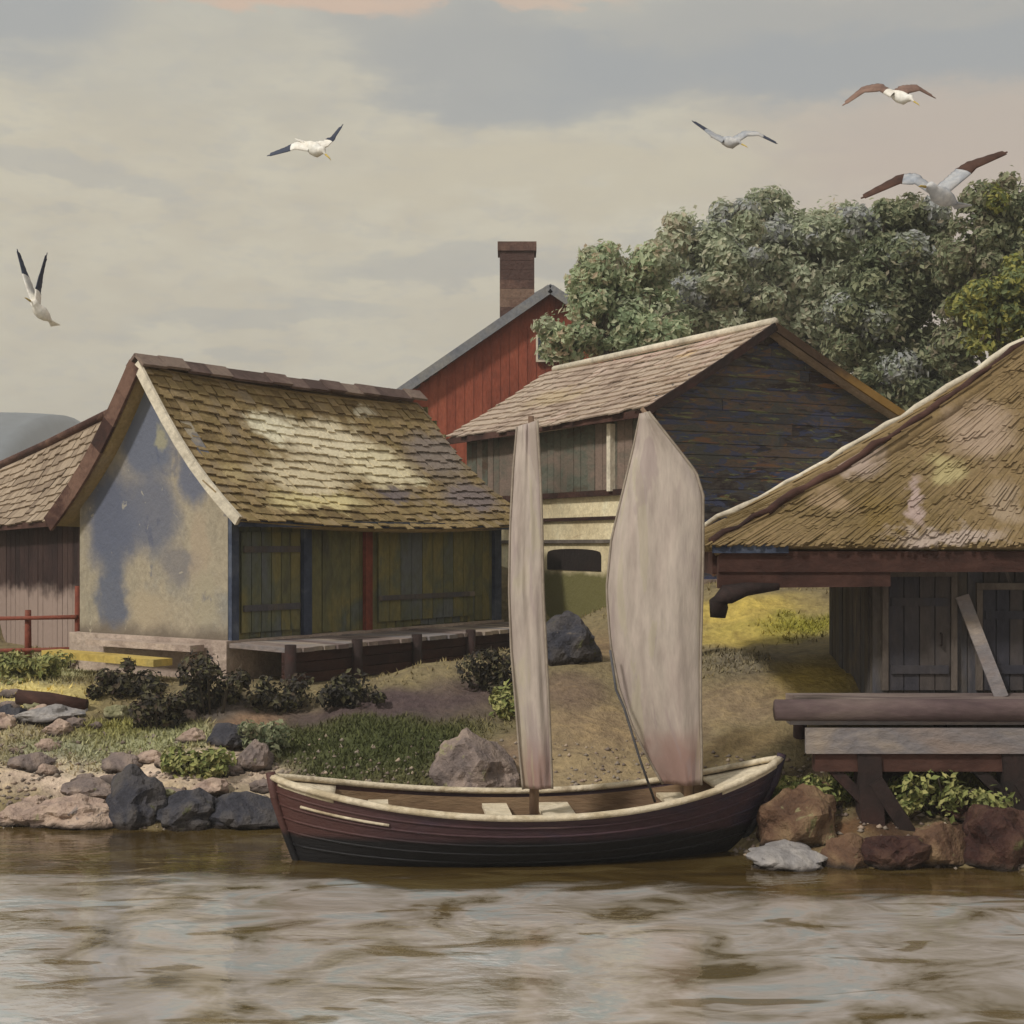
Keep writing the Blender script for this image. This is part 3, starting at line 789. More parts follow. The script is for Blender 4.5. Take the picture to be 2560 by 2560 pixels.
# red fence before the shed
f0, f1 = P(79, 652, 22.3), P(-30, 655, 23.5)
FN = thing('fence', (f0.x, f0.y, f0.z), 'red wooden rail fence in front of the far left shed', 'fence')
mb = MB()
for y0 in (618, 650):
    mb.tube([P(77, y0 - 1, 22.3), P(30, y0, 22.8), P(-30, y0 + 1, 23.5)], [.04, .035, .04], 6)
mb.build('rail', M['red_wood'], FN)
for px in (78, 28, -24):
    mb = MB(); mb.tube([P(px, 668, 22.4 + (78 - px) * .011), P(px, 586 if px == 78 else 610, 22.4 + (78 - px) * .011)], [.06, .05], 7); mb.build('post', M['red_wood'], FN)

# ---- central shed with the dark gable
fc = Frame((2.34, 23), (-.47, .882), (.882, .47))
Lc, Wc, zc0, zce, zcp, BC = 6.9, 5.15, 2.1, 5.5, 6.82, 2.22
cg, cl = Vector((.47, -.882, 0)), Vector((-.882, -.47, 0))
C = thing('storehouse', fc(Lc / 2, Wc / 2, zc0), 'storehouse with dark plank gable, low pinkish roof and whitewashed lower wall behind the sails', 'storehouse')
mb = MB(); plank_gable(mb, fc(0, 0, 0), fc(0, Wc, 0), zc0 + .45, zce, zcp - .05, cg, .19, pf=BC / Wc); mb.build('gable_wall', M['dark_wood'], C)
mb = MB()
for k in range(3):
    z = 4.03 + k * .5
board_wall(mb, fc(.12, -.02, 0), fc(Lc, -.02, 0), 4.02, lambda t: zce - .02, cl, .24)
o = mb.build('upper_wall', M['shed_wood'], C)
M['upper'] = paint('green_brown_boards', [(72, 56, 44), (84, 88, 78), (104, 94, 84), (118, 102, 92)], 1.6, (1, 1, 2), island=.25, k=.95)
o.data.materials[0] = M['upper']
mb = MB()
lw = [fc(Lc, 0, zc0 - .8), fc(.12, 0, zc0 - .8), fc(.12, 0, 4.0), fc(Lc, 0, 4.0)]
mb.prism(lw if (lw[1] - lw[0]).cross(lw[2] - lw[0]).dot(cl) > 0 else lw[::-1], cl * .2)
o = mb.build('lower_wall', M['lime'], C); o['label'] = 'whitewashed lower wall'
for zz_, m_ in ((3.6, 'brown_beam'), (3.2, 'frame_wood')):
    mb = MB(); mb.beam(fc(.15, -.03, zz_), fc(Lc, -.03, zz_ - .02), .05, .06); mb.build('rail', M[m_], C)
mb = MB(); board_wall(mb, fc(Lc, Wc, 0), fc(.1, Wc, 0), zc0, lambda t: zce, -cl, .3)
board_wall(mb, fc(Lc, .1, 0), fc(Lc, Wc - .1, 0), zc0, lambda t: zce + (zcp - zce) * (1 - abs(2 * t - 1)) - .1, -cg, .3)
mb.build('back_wall', M['dark_wood'], C)
mb = MB(); mb.beam(fc(.1, -.06, 4.03), fc(Lc, -.06, 4.03), .08, .1); mb.build('sill_beam', M['brown_beam'], C)
mb = MB(); mb.beam(fc(-.02, -.1, zc0 + .2), fc(-.02, Wc, zc0 + .2), .24, .52); mb.build('foundation', M['stone'], C)
mb = MB()
shingle_roof(mb, fc(-.3, -.35, zce - .16), fc(Lc + .3, -.35, zce - .16), fc(-.3, BC, zcp + .06), fc(Lc + .5, BC, zcp + .06), .04, .07, .34, 12, thick=.025, edge=.05)
shingle_roof(mb, fc(-.3, Wc + .3, zce - .16), fc(Lc + .3, Wc + .3, zce - .16), fc(-.3, BC, zcp + .06), fc(Lc + .3, BC, zcp + .06), .04, .07, .34, 10, thick=.025)
rc = mb.build('roof', M['roof_c'], C)
mb = MB(); mb.tube([fc(-.32, BC, zcp + .09), fc(Lc + .3, BC, zcp + .09)], .07, 7); mb.build('ridge_cap', M['white_wood'], rc)
rake(fc, -.32, bell(-.37, zce - .22, BC, zcp + .0, .02), .05, .14, M['black_wood'], C, lab='black bargeboard')
rake(fc, -.32, bell(Wc + .32, zce - .22, BC, zcp + .0, .02), .05, .14, M['ochre_rake'], C, lab='brown bargeboard worn to ochre low down')
mb = MB(); mb.beam(fc(-.2, -.33, zce - .24), fc(Lc + .3, -.33, zce - .24), .05, .12); mb.build('fascia', M['brown_beam'], C)
# near-black slab painted as the unlit arched opening in the whitewashed wall
mb = MB(); arch = []
ca, cz = 2.62, 2.72
for i in range(13):
    q = pi * i / 12; arch.append(fc(ca - .95 * cos(q), -.012, cz + .22 + .12 * sin(q) ** .5))
arch = [fc(ca - .95, -.012, cz - .05)] + arch + [fc(ca + .95, -.012, cz - .05)]
nn = (arch[3] - arch[0]).cross(arch[-1] - arch[0])
mb.prism(arch if nn.dot(cl) > 0 else arch[::-1], cl * .1); mb.build('hatch', M['void_paint'], C)
mb = MB(); mb.beam(fc(1.2, -.1, 4.05), fc(1.2, -.1, zce - .3), .1, .12, up=(-.47, .882, 0)); mb.build('post', M['white_wood'], C)

# ---- red house behind
E = thing('red_house', (1.03, 40, 3), 'red house with grey roof edge and brown chimney behind the storehouse', 'house')
pk, le = P(550, 290, 38), P(400, 392, 38); re = Vector((2 * pk.x - le.x, 38, le.z))
mb = MB(); board_wall(mb, (le.x + .3, 38), (re.x - .3, 38), 2.7, lambda t: le.z + .1 + (pk.z - le.z) * (1 - abs(2 * t - 1)) - .1, Vector((0, -1, 0)), .24)
for x in (le.x + .35, re.x - .35): board_wall(mb, (x, 38.1), (x, 45), 2.7, lambda t: le.z, Vector((-1 if x < 1 else 1, 0, 0)), .4)
mb.build('wall', M['red_wall'], E)
mb = MB()
sl = (pk - le).normalized()
for s_, q in ((-1, le), (1, re)):
    dn = Vector(((q.x - pk.x), 0, q.z - pk.z)).normalized() * .35
    shingle_roof(mb, Vector((q.x, 37.7, q.z)) + dn, Vector((q.x, 45.2, q.z)) + dn, Vector((pk.x, 37.7, pk.z + .1)), Vector((pk.x, 45.2, pk.z + .1)), .02, .02, .4, 10)
rf = mb.build('roof', M['slate'], E)
for q in (le, re):
    dn = (q - pk).normalized() * .4
    mb = MB(); mb.beam(Vector((q.x, 37.66, q.z - .06)) + dn, Vector((pk.x, 37.66, pk.z - .02)), .07, .24); mb.build('bargeboard', M['slate'], E)
mb = MB(); z0, z1 = pk.z - 1.6, P(0, 245, 39.5).z
for k in range(12):
    zz = z0 + (z1 - z0) * (k + .5) / 12; wx = .48 if k < 11 else .54
    mb.obox((P(517, 300, 39.5).x, 39.5, zz), (wx, 0, 0), (0, .45 if k < 11 else .5, 0), (0, 0, (z1 - z0) / 24 - .004))
ch = mb.build('chimney', M['chimney'], rf)
mb = MB(); w0, w1 = P(536, 362, 37.9), P(560, 335, 37.9)
mb.obox((w0 + w1) / 2 + Vector((0, 0, 0)), ((w1.x - w0.x) / 2, 0, 0), (0, .04, 0), (0, 0, (w1.z - w0.z) / 2)); wf = mb.build('window', M['white_wood'], E)
mb = MB()
for sx in (-1, 1):
    mb.obox((w0 + w1) / 2 + Vector((sx * .16, -.045, 0)), (.11, 0, 0), (0, .01, 0), (0, 0, .29))
mb.build('pane', M['glass'], wf)

# ---- right boathouse with hipped roof
x0, xr = 2.3, 12.0
yf, yb_, ze = 16.3, 19.6, 3.17
zr = 5.72; yr = (yf + yb_) / 2; hx = 6.55
D = thing('boathouse', (7.5, 18, 1.3), 'right boathouse with big hipped brown thatched roof, open porch end and dark plank front', 'boathouse')
mb = MB()
thatch(mb, (x0, yf, ze), (xr, yf, ze), (hx, yr, zr), (xr - 2, yr, zr), .14, 9000)
shingle_roof(mb, (x0, yb_, ze), (xr, yb_, ze), (hx, yr, zr), (xr - 2, yr, zr), .14, .03, .3, 10)
thatch(mb, (x0, yf, ze), (x0, yb_, ze), (hx, yr - .03, zr), (hx, yr + .03, zr), .14, 3000)
rd = mb.build('roof', M['roof_d'], D)
mb = MB()
hp = []
for i in range(25):
    t_ = i / 24; q = Vector((x0, yf, ze)).lerp(Vector((hx, yr, zr)), t_); q.z -= .12 * sin(pi * t_) - .06; hp.append(q)
mb.tube([q + Vector((random.uniform(-.015, .015), 0, random.uniform(-.05, 0))) for q in hp], [.025 + .03 * random.random() for _ in hp], 6); mb.build('hip_cap', M['brown_beam'], rd)
mb = MB(); hp = []
for i in range(25):
    t_ = i / 24; q = Vector((x0, yb_, ze)).lerp(Vector((hx, yr, zr)), t_); q.z -= .12 * sin(pi * t_) - .08; hp.append(q)
mb.tube([q + Vector((0, 0, random.uniform(-.03, .02))) for q in hp], [.03 + .03 * random.random() for _ in hp], 6); o = mb.build('hip_cap', M['white_wood'], rd)
xw, yw, zw = P(872, 0, 17).x, 17.0, 1.30
mb = MB(); board_wall(mb, (xw, yw), (xr - .4, yw), zw, lambda t: ze + .05, Vector((0, -1, 0)), .19)
board_wall(mb, (xw, yb_ - .4), (xw, yw + .1), zw, lambda t: ze + .05, Vector((-1, 0, 0)), .19)
board_wall(mb, (xr - .4, yb_ - .4), (xw, yb_ - .4), zw, lambda t: ze + .05, Vector((0, 1, 0)), .3)
mb.build('board_wall', M['grey_wood'], D)
mb = MB(); mb.beam((x0 + .1, yf + .1, ze - .21), (xr, yf + .1, ze - .21), .14, .24); mb.build('eave_beam', M['brown_beam'], D)
mb = MB(); mb.beam((x0 + .02, yf - .0, ze - .06), (x0 + .9, yf - .0, ze - .06), .04, .1); o = mb.build('fascia', M['blue_wood'], D); o['label'] = 'short blue grey fascia at the porch end'
mb = MB(); mb.beam((x0 + .1, yf + .12, ze - .42), (xw + .05, yf + .12, ze - .40), .13, .2); mb.build('porch_beam', M['brown_beam'], D)
mb = MB(); mb.beam((x0 + .12, yf + .2, ze - .22), (x0 + .12, yb_ - .1, ze - .22), .14, .28); mb.build('side_beam', M['brown_beam'], D)
mb = MB(); mb.tube([(x0 + .09, yf + .04, ze - .86), (x0 + .10, yf + .04, ze - .70), (x0 + .2, yf + .04, ze - .59), (x0 + .42, yf + .04, ze - .53), (x0 + .8, yf + .04, ze - .50)], [.09, .12, .12, .08, .04], 8); mb.build('bracket', M['black_wood'], D)
mb = MB(); mb.beam((x0 + .2, yb_ - .25, height(x0 + .2, yb_ - .25) - .1), (x0 + .2, yb_ - .25, ze - .3), .14, .14); mb.build('porch_post', M['grey_wood'], D)


def door(parent, pxa, pxb, pya, pyb, Y, pane=None):
    a, b = P(pxa, pyb, Y), P(pxb, pya, Y)
    mb = MB(); n = max(3, int((b.x - a.x) / .16))
    for i in range(n):
        x = a.x + (b.x - a.x) * (i + .5) / n
        mb.obox((x, Y, (a.z + b.z) / 2), ((b.x - a.x) / n / 2 - .006, 0, 0), (0, .02, 0), (0, 0, (b.z - a.z) / 2))
    d = mb.build('door', M['dark_panel'], parent)
    mb = MB()
    for x in (a.x - .04, b.x + .04): mb.obox((x, Y - .015, (a.z + b.z) / 2), (.035, 0, 0), (0, .03, 0), (0, 0, (b.z - a.z) / 2))
    mb.obox(((a.x + b.x) / 2, Y - .015, b.z + .045), ((b.x - a.x) / 2 + .075, 0, 0), (0, .03, 0), (0, 0, .04))
    mb.build('door_frame', M['frame_wood'], d)
    mb = MB()
    for z in (a.z + .25, b.z - .3):
        mb = MB(); mb.obox(((a.x + b.x) / 2, Y - .035, z), ((b.x - a.x) / 2 - .03, 0, 0), (0, .012, 0), (0, 0, .05)); mb.build('door_ledge', M['dark_panel'], d)
    mb = MB(); mb.tube([(b.x - .12, Y - .03, (a.z + b.z) / 2), (b.x - .12, Y - .07, (a.z + b.z) / 2), (b.x - .12, Y - .07, (a.z + b.z) / 2 - .14), (b.x - .12, Y - .03, (a.z + b.z) / 2 - .14)], .012, 6); mb.build('handle', M['black_wood'], d)


door(D, 888, 950, 577, 690, 16.96)
door(D, 982, 1050, 590, 690, 16.96)

b0_, b1_ = P(1000, 688, 16.6), P(962, 596, 16.9)
mb = MB(); mb.beam((b0_.x, 16.55, zw + .06), (b1_.x, 16.9, b1_.z), .16, .035, up=(0, 1, .2))
tag(mb.build('plank', M['deck_wood']), 'pale grey plank leaning aslant against the dark boathouse wall between its two doors', 'plank')

# jetty in front of it
J = thing('jetty', (7, 15.8, .6), 'timber jetty on dark posts in front of the right boathouse', 'jetty')
jx0 = P(790, 0, 14.5).x; yj0, yj1 = 14.5, 16.9; zj = 1.34
mb = MB()
for k in range(11):
    y = yj0 + (yj1 - yj0) * (k + .5) / 11
    xs_ = jx0 + (y - yj0) * .2 + random.uniform(-.05, .05)
    mb.obox(((xs_ + xr) / 2, y, zj + random.uniform(-.008, .008)), ((xr - xs_) / 2, 0, 0), (0, (yj1 - yj0) / 22 - .008, 0), (0, 0, .035))
mb.build('deck', M['deck_wood'], J)
mb = MB(); mb.tube([(jx0 - .16, yj0 - .02, zj + .12), (jx0 + 2.2, yj0 - .03, zj + .12), (xr, yj0, zj + .15)], [.11, .12, .12], 8); o = mb.build('edge_log', M['shed_wood'], J)
M['log'] = paint('purple_brown_log', [(54, 40, 44), (82, 68, 68), (100, 88, 82)], 2, (.4, 1, 1)); o.data.materials[0] = M['log']
mb = MB(); mb.obox(((jx0 + .15 + xr) / 2, yj0 - .05, zj - .19), ((xr - jx0 - .15) / 2, 0, 0), (0, .035, 0), (0, 0, .13)); mb.build('front_board', M['deck_wood'], J)
mb = MB(); mb.obox(((jx0 + .25 + xr) / 2, yj0 + .03, zj - .42), ((xr - jx0 - .25) / 2, 0, 0), (0, .07, 0), (0, 0, .09)); mb.build('stringer', M['brown_beam'], J)
for px in (868, 1012):
    x = P(px, 0, 14.5).x
    mb = MB(); mb.beam((x + .05, 14.47, -.3), (x, 14.55, 1.02), .24, .22, up=(0, 1, 0)); po = mb.build('post', M['black_wood'], J)
    mb = MB(); mb.beam((x + .62, 14.42, -.15), (x + .06, 14.48, .74), .15, .16, up=(0, 1, 0)); mb.build('brace', M['black_wood'], po)
    mb = MB(); mb.beam((x - .5, 14.57, 1.0), (x - .02, 14.52, .5), .11, .13, up=(0, 1, 0)); mb.build('knee', M['black_wood'], po)
for px in (800, 940):
    x = P(px, 0, 16.4).x
    mb = MB(); mb.tube([(x, 16.4, .2), (x, 16.4, 1.25)], .08, 8); mb.build('post', M['black_wood'], J)

# ------------------------------------------------------------------ the sailing boat
BT = thing('sailing_boat', (.2, 14.35, 0), 'open wooden boat with dark maroon hull, cream gunwale and two pale sails', 'boat')
Lp, Rp = Vector((-2.41, 14.12, .82)), Vector((2.79, 14.62, .93))
LpW, RpW = Vector((-2.06, 14.12, -.22)), Vector((2.2, 14.62, -.22))
ax_ = (Rp - Lp); ax_.z = 0; ax_.normalize(); sd_ = Vector((ax_.y, -ax_.x, 0))     # sd_ towards the eye


def hullp(u, side, t_, inset=0.0):
    """u 0..1 bow to stern, t_ 0 gunwale .. 1 keel"""
    s_ = 2 * u - 1
    top = Lp.lerp(Rp, u); bot = LpW.lerp(RpW, u)
    sheer = .50 + (Lp.z - .50) * abs(min(s_, 0)) ** 2.0 + (Rp.z - .50) * max(s_, 0) ** 2.2
    beam = .76 * max(0, 1 - abs(s_) ** 2.3) ** .75
    c = top.lerp(bot, t_ ** 1.25)
    z = sheer + (-.22 - sheer) * t_
    wv_ = beam * (1 - t_ ** 2.6) ** .6 * (1 - .12 * t_)
    w = max(0, wv_ - inset)
    return Vector((c.x, c.y, z)) + sd_ * side * w


mb = MB()
for side in (-1, 1):
    mb.grid(lambda u, v: hullp(u if side > 0 else 1 - u, side, 1 - v), 40, 12)
# clinker edges
for side in (-1, 1):
    for tt in (.12, .24, .37, .5, .63):
        mb.tube([hullp(i / 30, side, tt) for i in range(31)], .014, 5)
mb.build('hull', M['hull'], BT)
mb = MB()
for side in (-1, 1):
    mb.grid(lambda u, v: hullp(.02 + .96 * (u if side < 0 else 1 - u), side, .06 + .62 * (1 - v), .05), 36, 8)
mb.build('inner_planking', M['hull_in'], BT)
mb = MB()
for k in range(-3, 4):
    ok = []
    for q in range(101):
        u_ = q / 100; z_t = hullp(u_, 1, 0).z; t_ = (z_t - .1) / (z_t + .22)
        c_ = (hullp(u_, 1, t_) + hullp(u_, -1, t_)) / 2; w_ = (hullp(u_, 1, t_) - c_).length
        if w_ > abs(k) * .155 + .17: ok.append(c_)
    if len(ok) < 8: continue
    a = Vector((ok[0].x, ok[0].y, .1)) + sd_ * k * .155; b = Vector((ok[-1].x, ok[-1].y, .1)) + sd_ * k * .155
    mb.beam(a, b, .14, .025)
mb.build('floor_boards', M['hull_in'], BT)
mb = MB()
for side in (-1, 1):
    pts = [hullp(i / 40, side, 0) + Vector((0, 0, .015)) for i in range(41)]
    mb.tube(pts, .045, 7, squash=(1, .75))
mb.build('gunwale', M['cream_wood'], BT)
mb = MB(); mb.tube([hullp(.05 + .17 * i / 12, 1, .19) + sd_ * .012 for i in range(13)], .014, 6); mb.build('rubbing_strip', M['cream_wood'], BT)
for u, w in ((.2, .16), (.44, .2), (.56, .26), (.80, .2)):
    a = hullp(u, -1, .16, .09); b = hullp(u, 1, .16, .09); a.z = b.z = min(a.z, b.z)
    mb = MB(); mb.beam(a, b, w * 1.3, .04); mb.build('thwart', M['cream_wood'], BT)
for u0, u1, nm in ((.012, .12, 'foredeck'), (.86, .988, 'stern_deck')):
    mb = MB(); mb.grid(lambda u, v: hullp(u0 + (u1 - u0) * u, 1, 0).lerp(hullp(u0 + (u1 - u0) * u, -1, 0), v) - Vector((0, 0, .02)), 8, 4, thick=Vector((0, 0, .03))); mb.build(nm, M['cream_wood'], BT)
for e, c in ((0, 1), (1, -1)):
    mb = MB(); mb.tube([hullp(e, 1, tt) + ax_ * -.015 * c + Vector((0, 0, .06 if tt == 0 else 0)) for tt in (0, .2, .4, .6, .8, 1)], [.05, .045, .04, .04, .04, .03], 7); mb.build('stem_post', M['hull'], BT)

# masts, spars and sails
m1x = P(534, 0, 14.4).x
mb = MB(); mb.tube([(m1x, 14.42, .05), (m1x + .01, 14.42, 2.4), (m1x - .03, 14.42, P(0, 416, 14.4).z)], [.05, .045, .03], 8); mb.build('mast', M['mast'], BT)
m2x = P(690, 0, 14.5).x
mb = MB(); mb.tube([(m2x, 14.55, .05), (m2x - .02, 14.55, 2.4), (m2x - .05, 14.55, P(0, 458, 14.5).z)], [.055, .05, .03], 8); mb.build('mast', M['mast'], BT)


def sail(left, right, Y, bulge, nm_label, folds=.03, tw=0.0):
    """sail between a left and a right edge given down the cloth; bulges towards the eye"""
    def edge(e, v):
        q = v * (len(e) - 1); i = min(int(q), len(e) - 2); f = q - i
        return e[i][0] + (e[i + 1][0] - e[i][0]) * f, e[i][1] + (e[i + 1][1] - e[i][1]) * f
    def fn(u, v):
        l, r = edge(left, v), edge(right, v)
        p = P(l[0] + (r[0] - l[0]) * u, l[1] + (r[1] - l[1]) * u, Y)
        b = bulge * sin(pi * u) ** .8 * (.35 + .65 * sin(pi * min(1, v * .95 + .05))) + folds * sin(u * 9 + v * 2.5) * (.3 + v) * .6 + tw * (u - .5)
        b += .035 * noise.noise(Vector((u * 5, v * 3, Y))) + .014 * noise.noise(Vector((u * 14, v * 5, Y + 7)))
        return Vector((p.x, Y - b, p.z))
    mb = MB(); mb.grid(lambda u, v: fn(u, 1 - v), 22, 44, thick=Vector((0, -.012, 0)))
    o = mb.build('sail', M['sail'], BT); o['label'] = nm_label
    mb = MB()
    for e in (0, 1): mb.tube([fn(e, i / 30) - Vector((0, .006, 0)) for i in range(31)], .014, 5)
    mb.build('bolt_rope', M['sail_edge'], o)
    return fn


s1 = sail([(517, 426), (513, 470), (510, 530), (509, 590), (511, 650), (516, 710), (520, 760), (523, 790)],
          [(537, 421), (540, 470), (542, 530), (543, 590), (546, 650), (549, 710), (551, 760), (552, 788)], 14.3, .05, 'narrow pale sail', .03, .12)
s2 = sail([(642, 412), (635, 445), (624, 490), (612, 540), (607, 590), (611, 645), (620, 690), (634, 730), (652, 765), (664, 786)],
          [(647, 413), (681, 456), (694, 473), (701, 496), (701, 560), (700, 610), (699, 660), (699, 710), (700, 750), (700, 783)], 14.42, .13, 'broad pale sail', .045, .30)
mb = MB(); a, b = P(643, 410, 14.44), P(686, 462, 14.44); d = (b - a) * .12
mb.tube([a - d * .3, b + d * 2], [.022, .03], 7); mb.build('yard', M['mast'], BT)
mb = MB(); a, b = P(607, 600, 14.36), P(624, 706, 14.3)
mb.tube([P(610, 650, 14.38), P(616, 690, 14.36), P(624, 708, 14.34), P(640, 760, 14.4), P(655, 802, 14.5)], .014, 5); mb.build('sheet_rope', M['rope'], BT)



# ------------------------------------------------------------------ rocks
def rock(px, py, w, h, mat, label, Y=None, cat='rock', seed=0, group='rocks along the shore', name='rock', depth=.8):
    tilt = math.sin(seed * 5.1) * .3
    """px, py: middle of the foot; w, h in pixels"""
    base = ground_hit(px, py) if Y is None else P(px, py, Y)
    k = base.y / F
    sx, sz, sy = w * k / 2, h * k, w * k / 2 * depth
    bm = bmesh.new(); bmesh.ops.create_icosphere(bm, subdivisions=4, radius=1)
    off = Vector((px * .37, py * .53, seed))
    for v in bm.verts:
        d = v.co.copy()
        r = 1 + .38 * noise.noise(d * 1.2 + off) + .22 * noise.noise(d * 2.6 + off) + .07 * noise.noise(d * 6 + off) - .10 * abs(noise.noise(d * 3.3 + off * 2))
        q_ = Vector((sin(seed * 3), cos(seed * 2), .6)).normalized(); h_ = d.dot(q_) * r
        if h_ > .62: r *= .62 / h_ + .12 * (1 - .62 / h_)          # a broken face
        p = d * r
        p.x = max(min(p.x, 1.0), -1.05); 
        v.co = Vector((p.x * sx, p.y * sy, (p.z * .62 + .35) * sz))
    me = bpy.data.meshes.new(name); bm.to_mesh(me); bm.free()
    me.polygons.foreach_set('use_smooth', [False] * len(me.polygons))
    me.materials.append(M[mat])
    o = bpy.data.objects.new(name, me); COL.objects.link(o)
    o.location = (base.x, base.y + sy * .55, base.z - .03)
    o.rotation_euler = (0, 0, 0)
    return tag(o, label, cat, group)


ROCKS = [
    (70, 828, 92, 34, 'rock_pink', 'broad pink rock at the left waterline, beside the dark slate rocks'),
    (132, 828, 66, 58, 'rock_dark', 'tallest slate blue rock at the left waterline'),
    (185, 828, 84, 34, 'rock_dark', 'low dark slate rock right of the tallest slate rock'),
    (245, 829, 76, 34, 'rock_dark', 'dark slate rock close to the left end of the boat'),
    (92, 801, 66, 22, 'rock_grey', 'flat grey rock behind the broad pink rock'),
    (20, 826, 60, 22, 'rock_pink', 'small pink rock at the left edge of the picture by the water'),
    (205, 795, 44, 18, 'rock_pink', 'small pale pink rock on the bank above the dark slate rocks'),
    (45, 722, 74, 18, 'rock_white', 'pale flat rock on the left bank below the brown log'),
    (120, 772, 40, 20, 'rock_grey', 'mauve grey stone on the left bank above the tallest slate rock'),
    (300, 800, 50, 26, 'rock_pink', 'pink stone just behind the left end of the boat'),
    (28, 770, 44, 18, 'rock_grey', 'low grey stone on the left bank between the log and the water'),
    (168, 768, 30, 15, 'rock_pink', 'small pink stone beside the mauve grey stone on the left bank'),
    (226, 748, 44, 26, 'rock_dark', 'dark stone at the edge of the dark shrubs, left of the green mound'),
    (820, 806, 50, 24, 'rock_brown', 'mossy brown stone on the bank under the left end of the jetty'),
    (968, 822, 54, 32, 'rock_red', 'dark stone on the bank behind the tan brown rock under the jetty'),
    (930, 800, 40, 20, 'rock_brown', 'small brown stone in the grass under the jetty'),
    (8, 724, 34, 22, 'rock_dark', 'dark rock at the left edge of the bank'),
    (172, 722, 46, 18, 'rock_grey', 'grey rock among the dark shrubs on the left bank'),
    (252, 770, 40, 34, 'rock_grey', 'grey rock just left of the green mound behind the boat'),
    (476, 797, 92, 70, 'rock_grey', 'large pinkish grey boulder behind the boat, left of the narrow sail'),
    (572, 664, 62, 50, 'rock_dark', 'dark blue boulder on the slope between the two sails'),
    (790, 870, 84, 24, 'rock_white', 'white rock at the waterline beside the right end of the boat'),
    (800, 846, 84, 60, 'rock_brown', 'big tan rock behind the white rock'),
    (848, 868, 56, 34, 'rock_brown', 'small brown rock between the white rock and the jetty post'),
    (898, 868, 70, 34, 'rock_red', 'maroon rock at the foot of the jetty post'),
    (946, 866, 64, 46, 'rock_brown', 'tan brown rock under the jetty, right of the maroon rock'),
    (1004, 868, 84, 66, 'rock_red', 'large dark maroon rock at the right edge under the jetty'),
]
for i, (px, py, w, h, m, lab) in enumerate(ROCKS):
    rock(px, py, w, h, m, lab, seed=i * 1.7)
rr_ = random.Random(5)
for i in range(34):
    px, py = rr_.uniform(2, 268), rr_.uniform(738, 822)
    if rr_.random() < .3: px, py = rr_.uniform(2, 120), rr_.uniform(690, 735)
    k_ = rr_.randrange(3); w_ = rr_.uniform(14, 34)
    rock(px, py, w_, w_ * rr_.uniform(.4, .65), ('rock_pink', 'rock_grey', 'rock_mossy')[k_],
         ('small pale pink stone in the rubble of the left bank', 'small mauve grey stone in the rubble of the left bank', 'small mossy green stone in the rubble of the left bank')[k_],
         seed=50 + i * 1.3, group=('pale pink rubble stones', 'mauve grey rubble stones', 'mossy rubble stones')[k_], name='stone')
p0 = ground_hit(50, 706)
mb = MB(); mb.tube([p0 + Vector((-.42, .0, .12)), p0 + Vector((0, -.03, .08)), p0 + Vector((.5, -.06, .02))], [.1, .11, .08], 9)
tag(mb.build('log', M['brown_beam'], origin=p0), 'brown log lying on the yellow grass of the left bank', 'log')


# ------------------------------------------------------------------ trees and shrubs
def leaves(mb, c, r, n, size, squash=.85, outer=.5):
    for _ in range(n):
        while True:
            d = Vector((random.uniform(-1, 1), random.uniform(-1, 1), random.uniform(-1, 1)))
            if .05 < d.length < 1: break
        rr = d.length ** outer
        d.normalize()
        rr *= 1 + .22 * noise.noise(d * 2.2 + c)
        p = c + Vector((d.x * r * rr, d.y * r * rr * .9, d.z * r * rr * squash))
        nrm = (d + Vector((random.gauss(0, .42), random.gauss(0, .42), random.gauss(.15, .42)))).normalized()
        a = nrm.orthogonal().normalized(); ang = random.uniform(0, 6.28)
        a = Matrix.Rotation(ang, 3, nrm) @ a; b = nrm.cross(a)
        s_ = size * random.uniform(.55, 1.35)
        mb.add([p - a * s_, p - b * s_ * .5 + nrm * s_ * .14, p + a * s_, p + b * s_ * .5 + nrm * s_ * .14], [(0, 1, 2, 3)])


def tree(label, base_px, Y, clumps, mat, size=.2, dens=34, top_mat=None):
    """clumps: (px, py, radius px, depth offset)"""
    bx = P(base_px, 0, Y).x; bz = height(bx, Y) - .15
    T = thing('tree', (bx, Y, bz), label, 'tree', 'trees behind the buildings')
    cs = [(P(px, py, Y + dy_), r / F * (Y + dy_)) for px, py, r, dy_ in clumps]
    cz = sum(c.z for c, r in cs) / len(cs)
    mb = MB(); fork = Vector((bx + .1, Y, bz + (cz - bz) * .6))
    mb.tube([(bx, Y, bz), (bx + .08, Y, bz + (fork.z - bz) * .5), fork], [.26, .21, .17], 9)
    for c, r in cs:
        mid = fork.lerp(c, .5) + Vector((random.uniform(-.2, .2), random.uniform(-.2, .2), .25))
        mb.tube([fork - Vector((0, 0, random.uniform(0, .6))), mid, c], [.12, .075, .03], 6)
        for _ in range(4):
            e = c + Vector((random.uniform(-1, 1), random.uniform(-1, 1), random.uniform(-.6, 1))).normalized() * r * .85
            mb.tube([mid.lerp(c, .6), (c + e) / 2 + Vector((0, 0, .08)), e], [.04, .028, .012], 5)
    mb.build('trunk', M['bark'], T)
    mb = MB()
    for c, r in cs:
        subs = max(9, int(15 * r))
        for _ in range(subs):
            d = Vector((random.uniform(-1, 1), random.uniform(-1, 1), random.uniform(-1, 1)))
            if d.length > 1: d.normalize()
            sr = r * random.uniform(.22, .55)
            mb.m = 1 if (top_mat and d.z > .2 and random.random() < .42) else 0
            leaves(mb, c + d * (r - sr * .7), sr, int(dens * sr * sr / (size * size) * .36), size, random.uniform(.6, 1.0), .75)
        mb.m = 0
        leaves(mb, c, r * 1.04, int(230 * r * r), size * .9, .95, .8)
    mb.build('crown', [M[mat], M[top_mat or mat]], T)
    return T


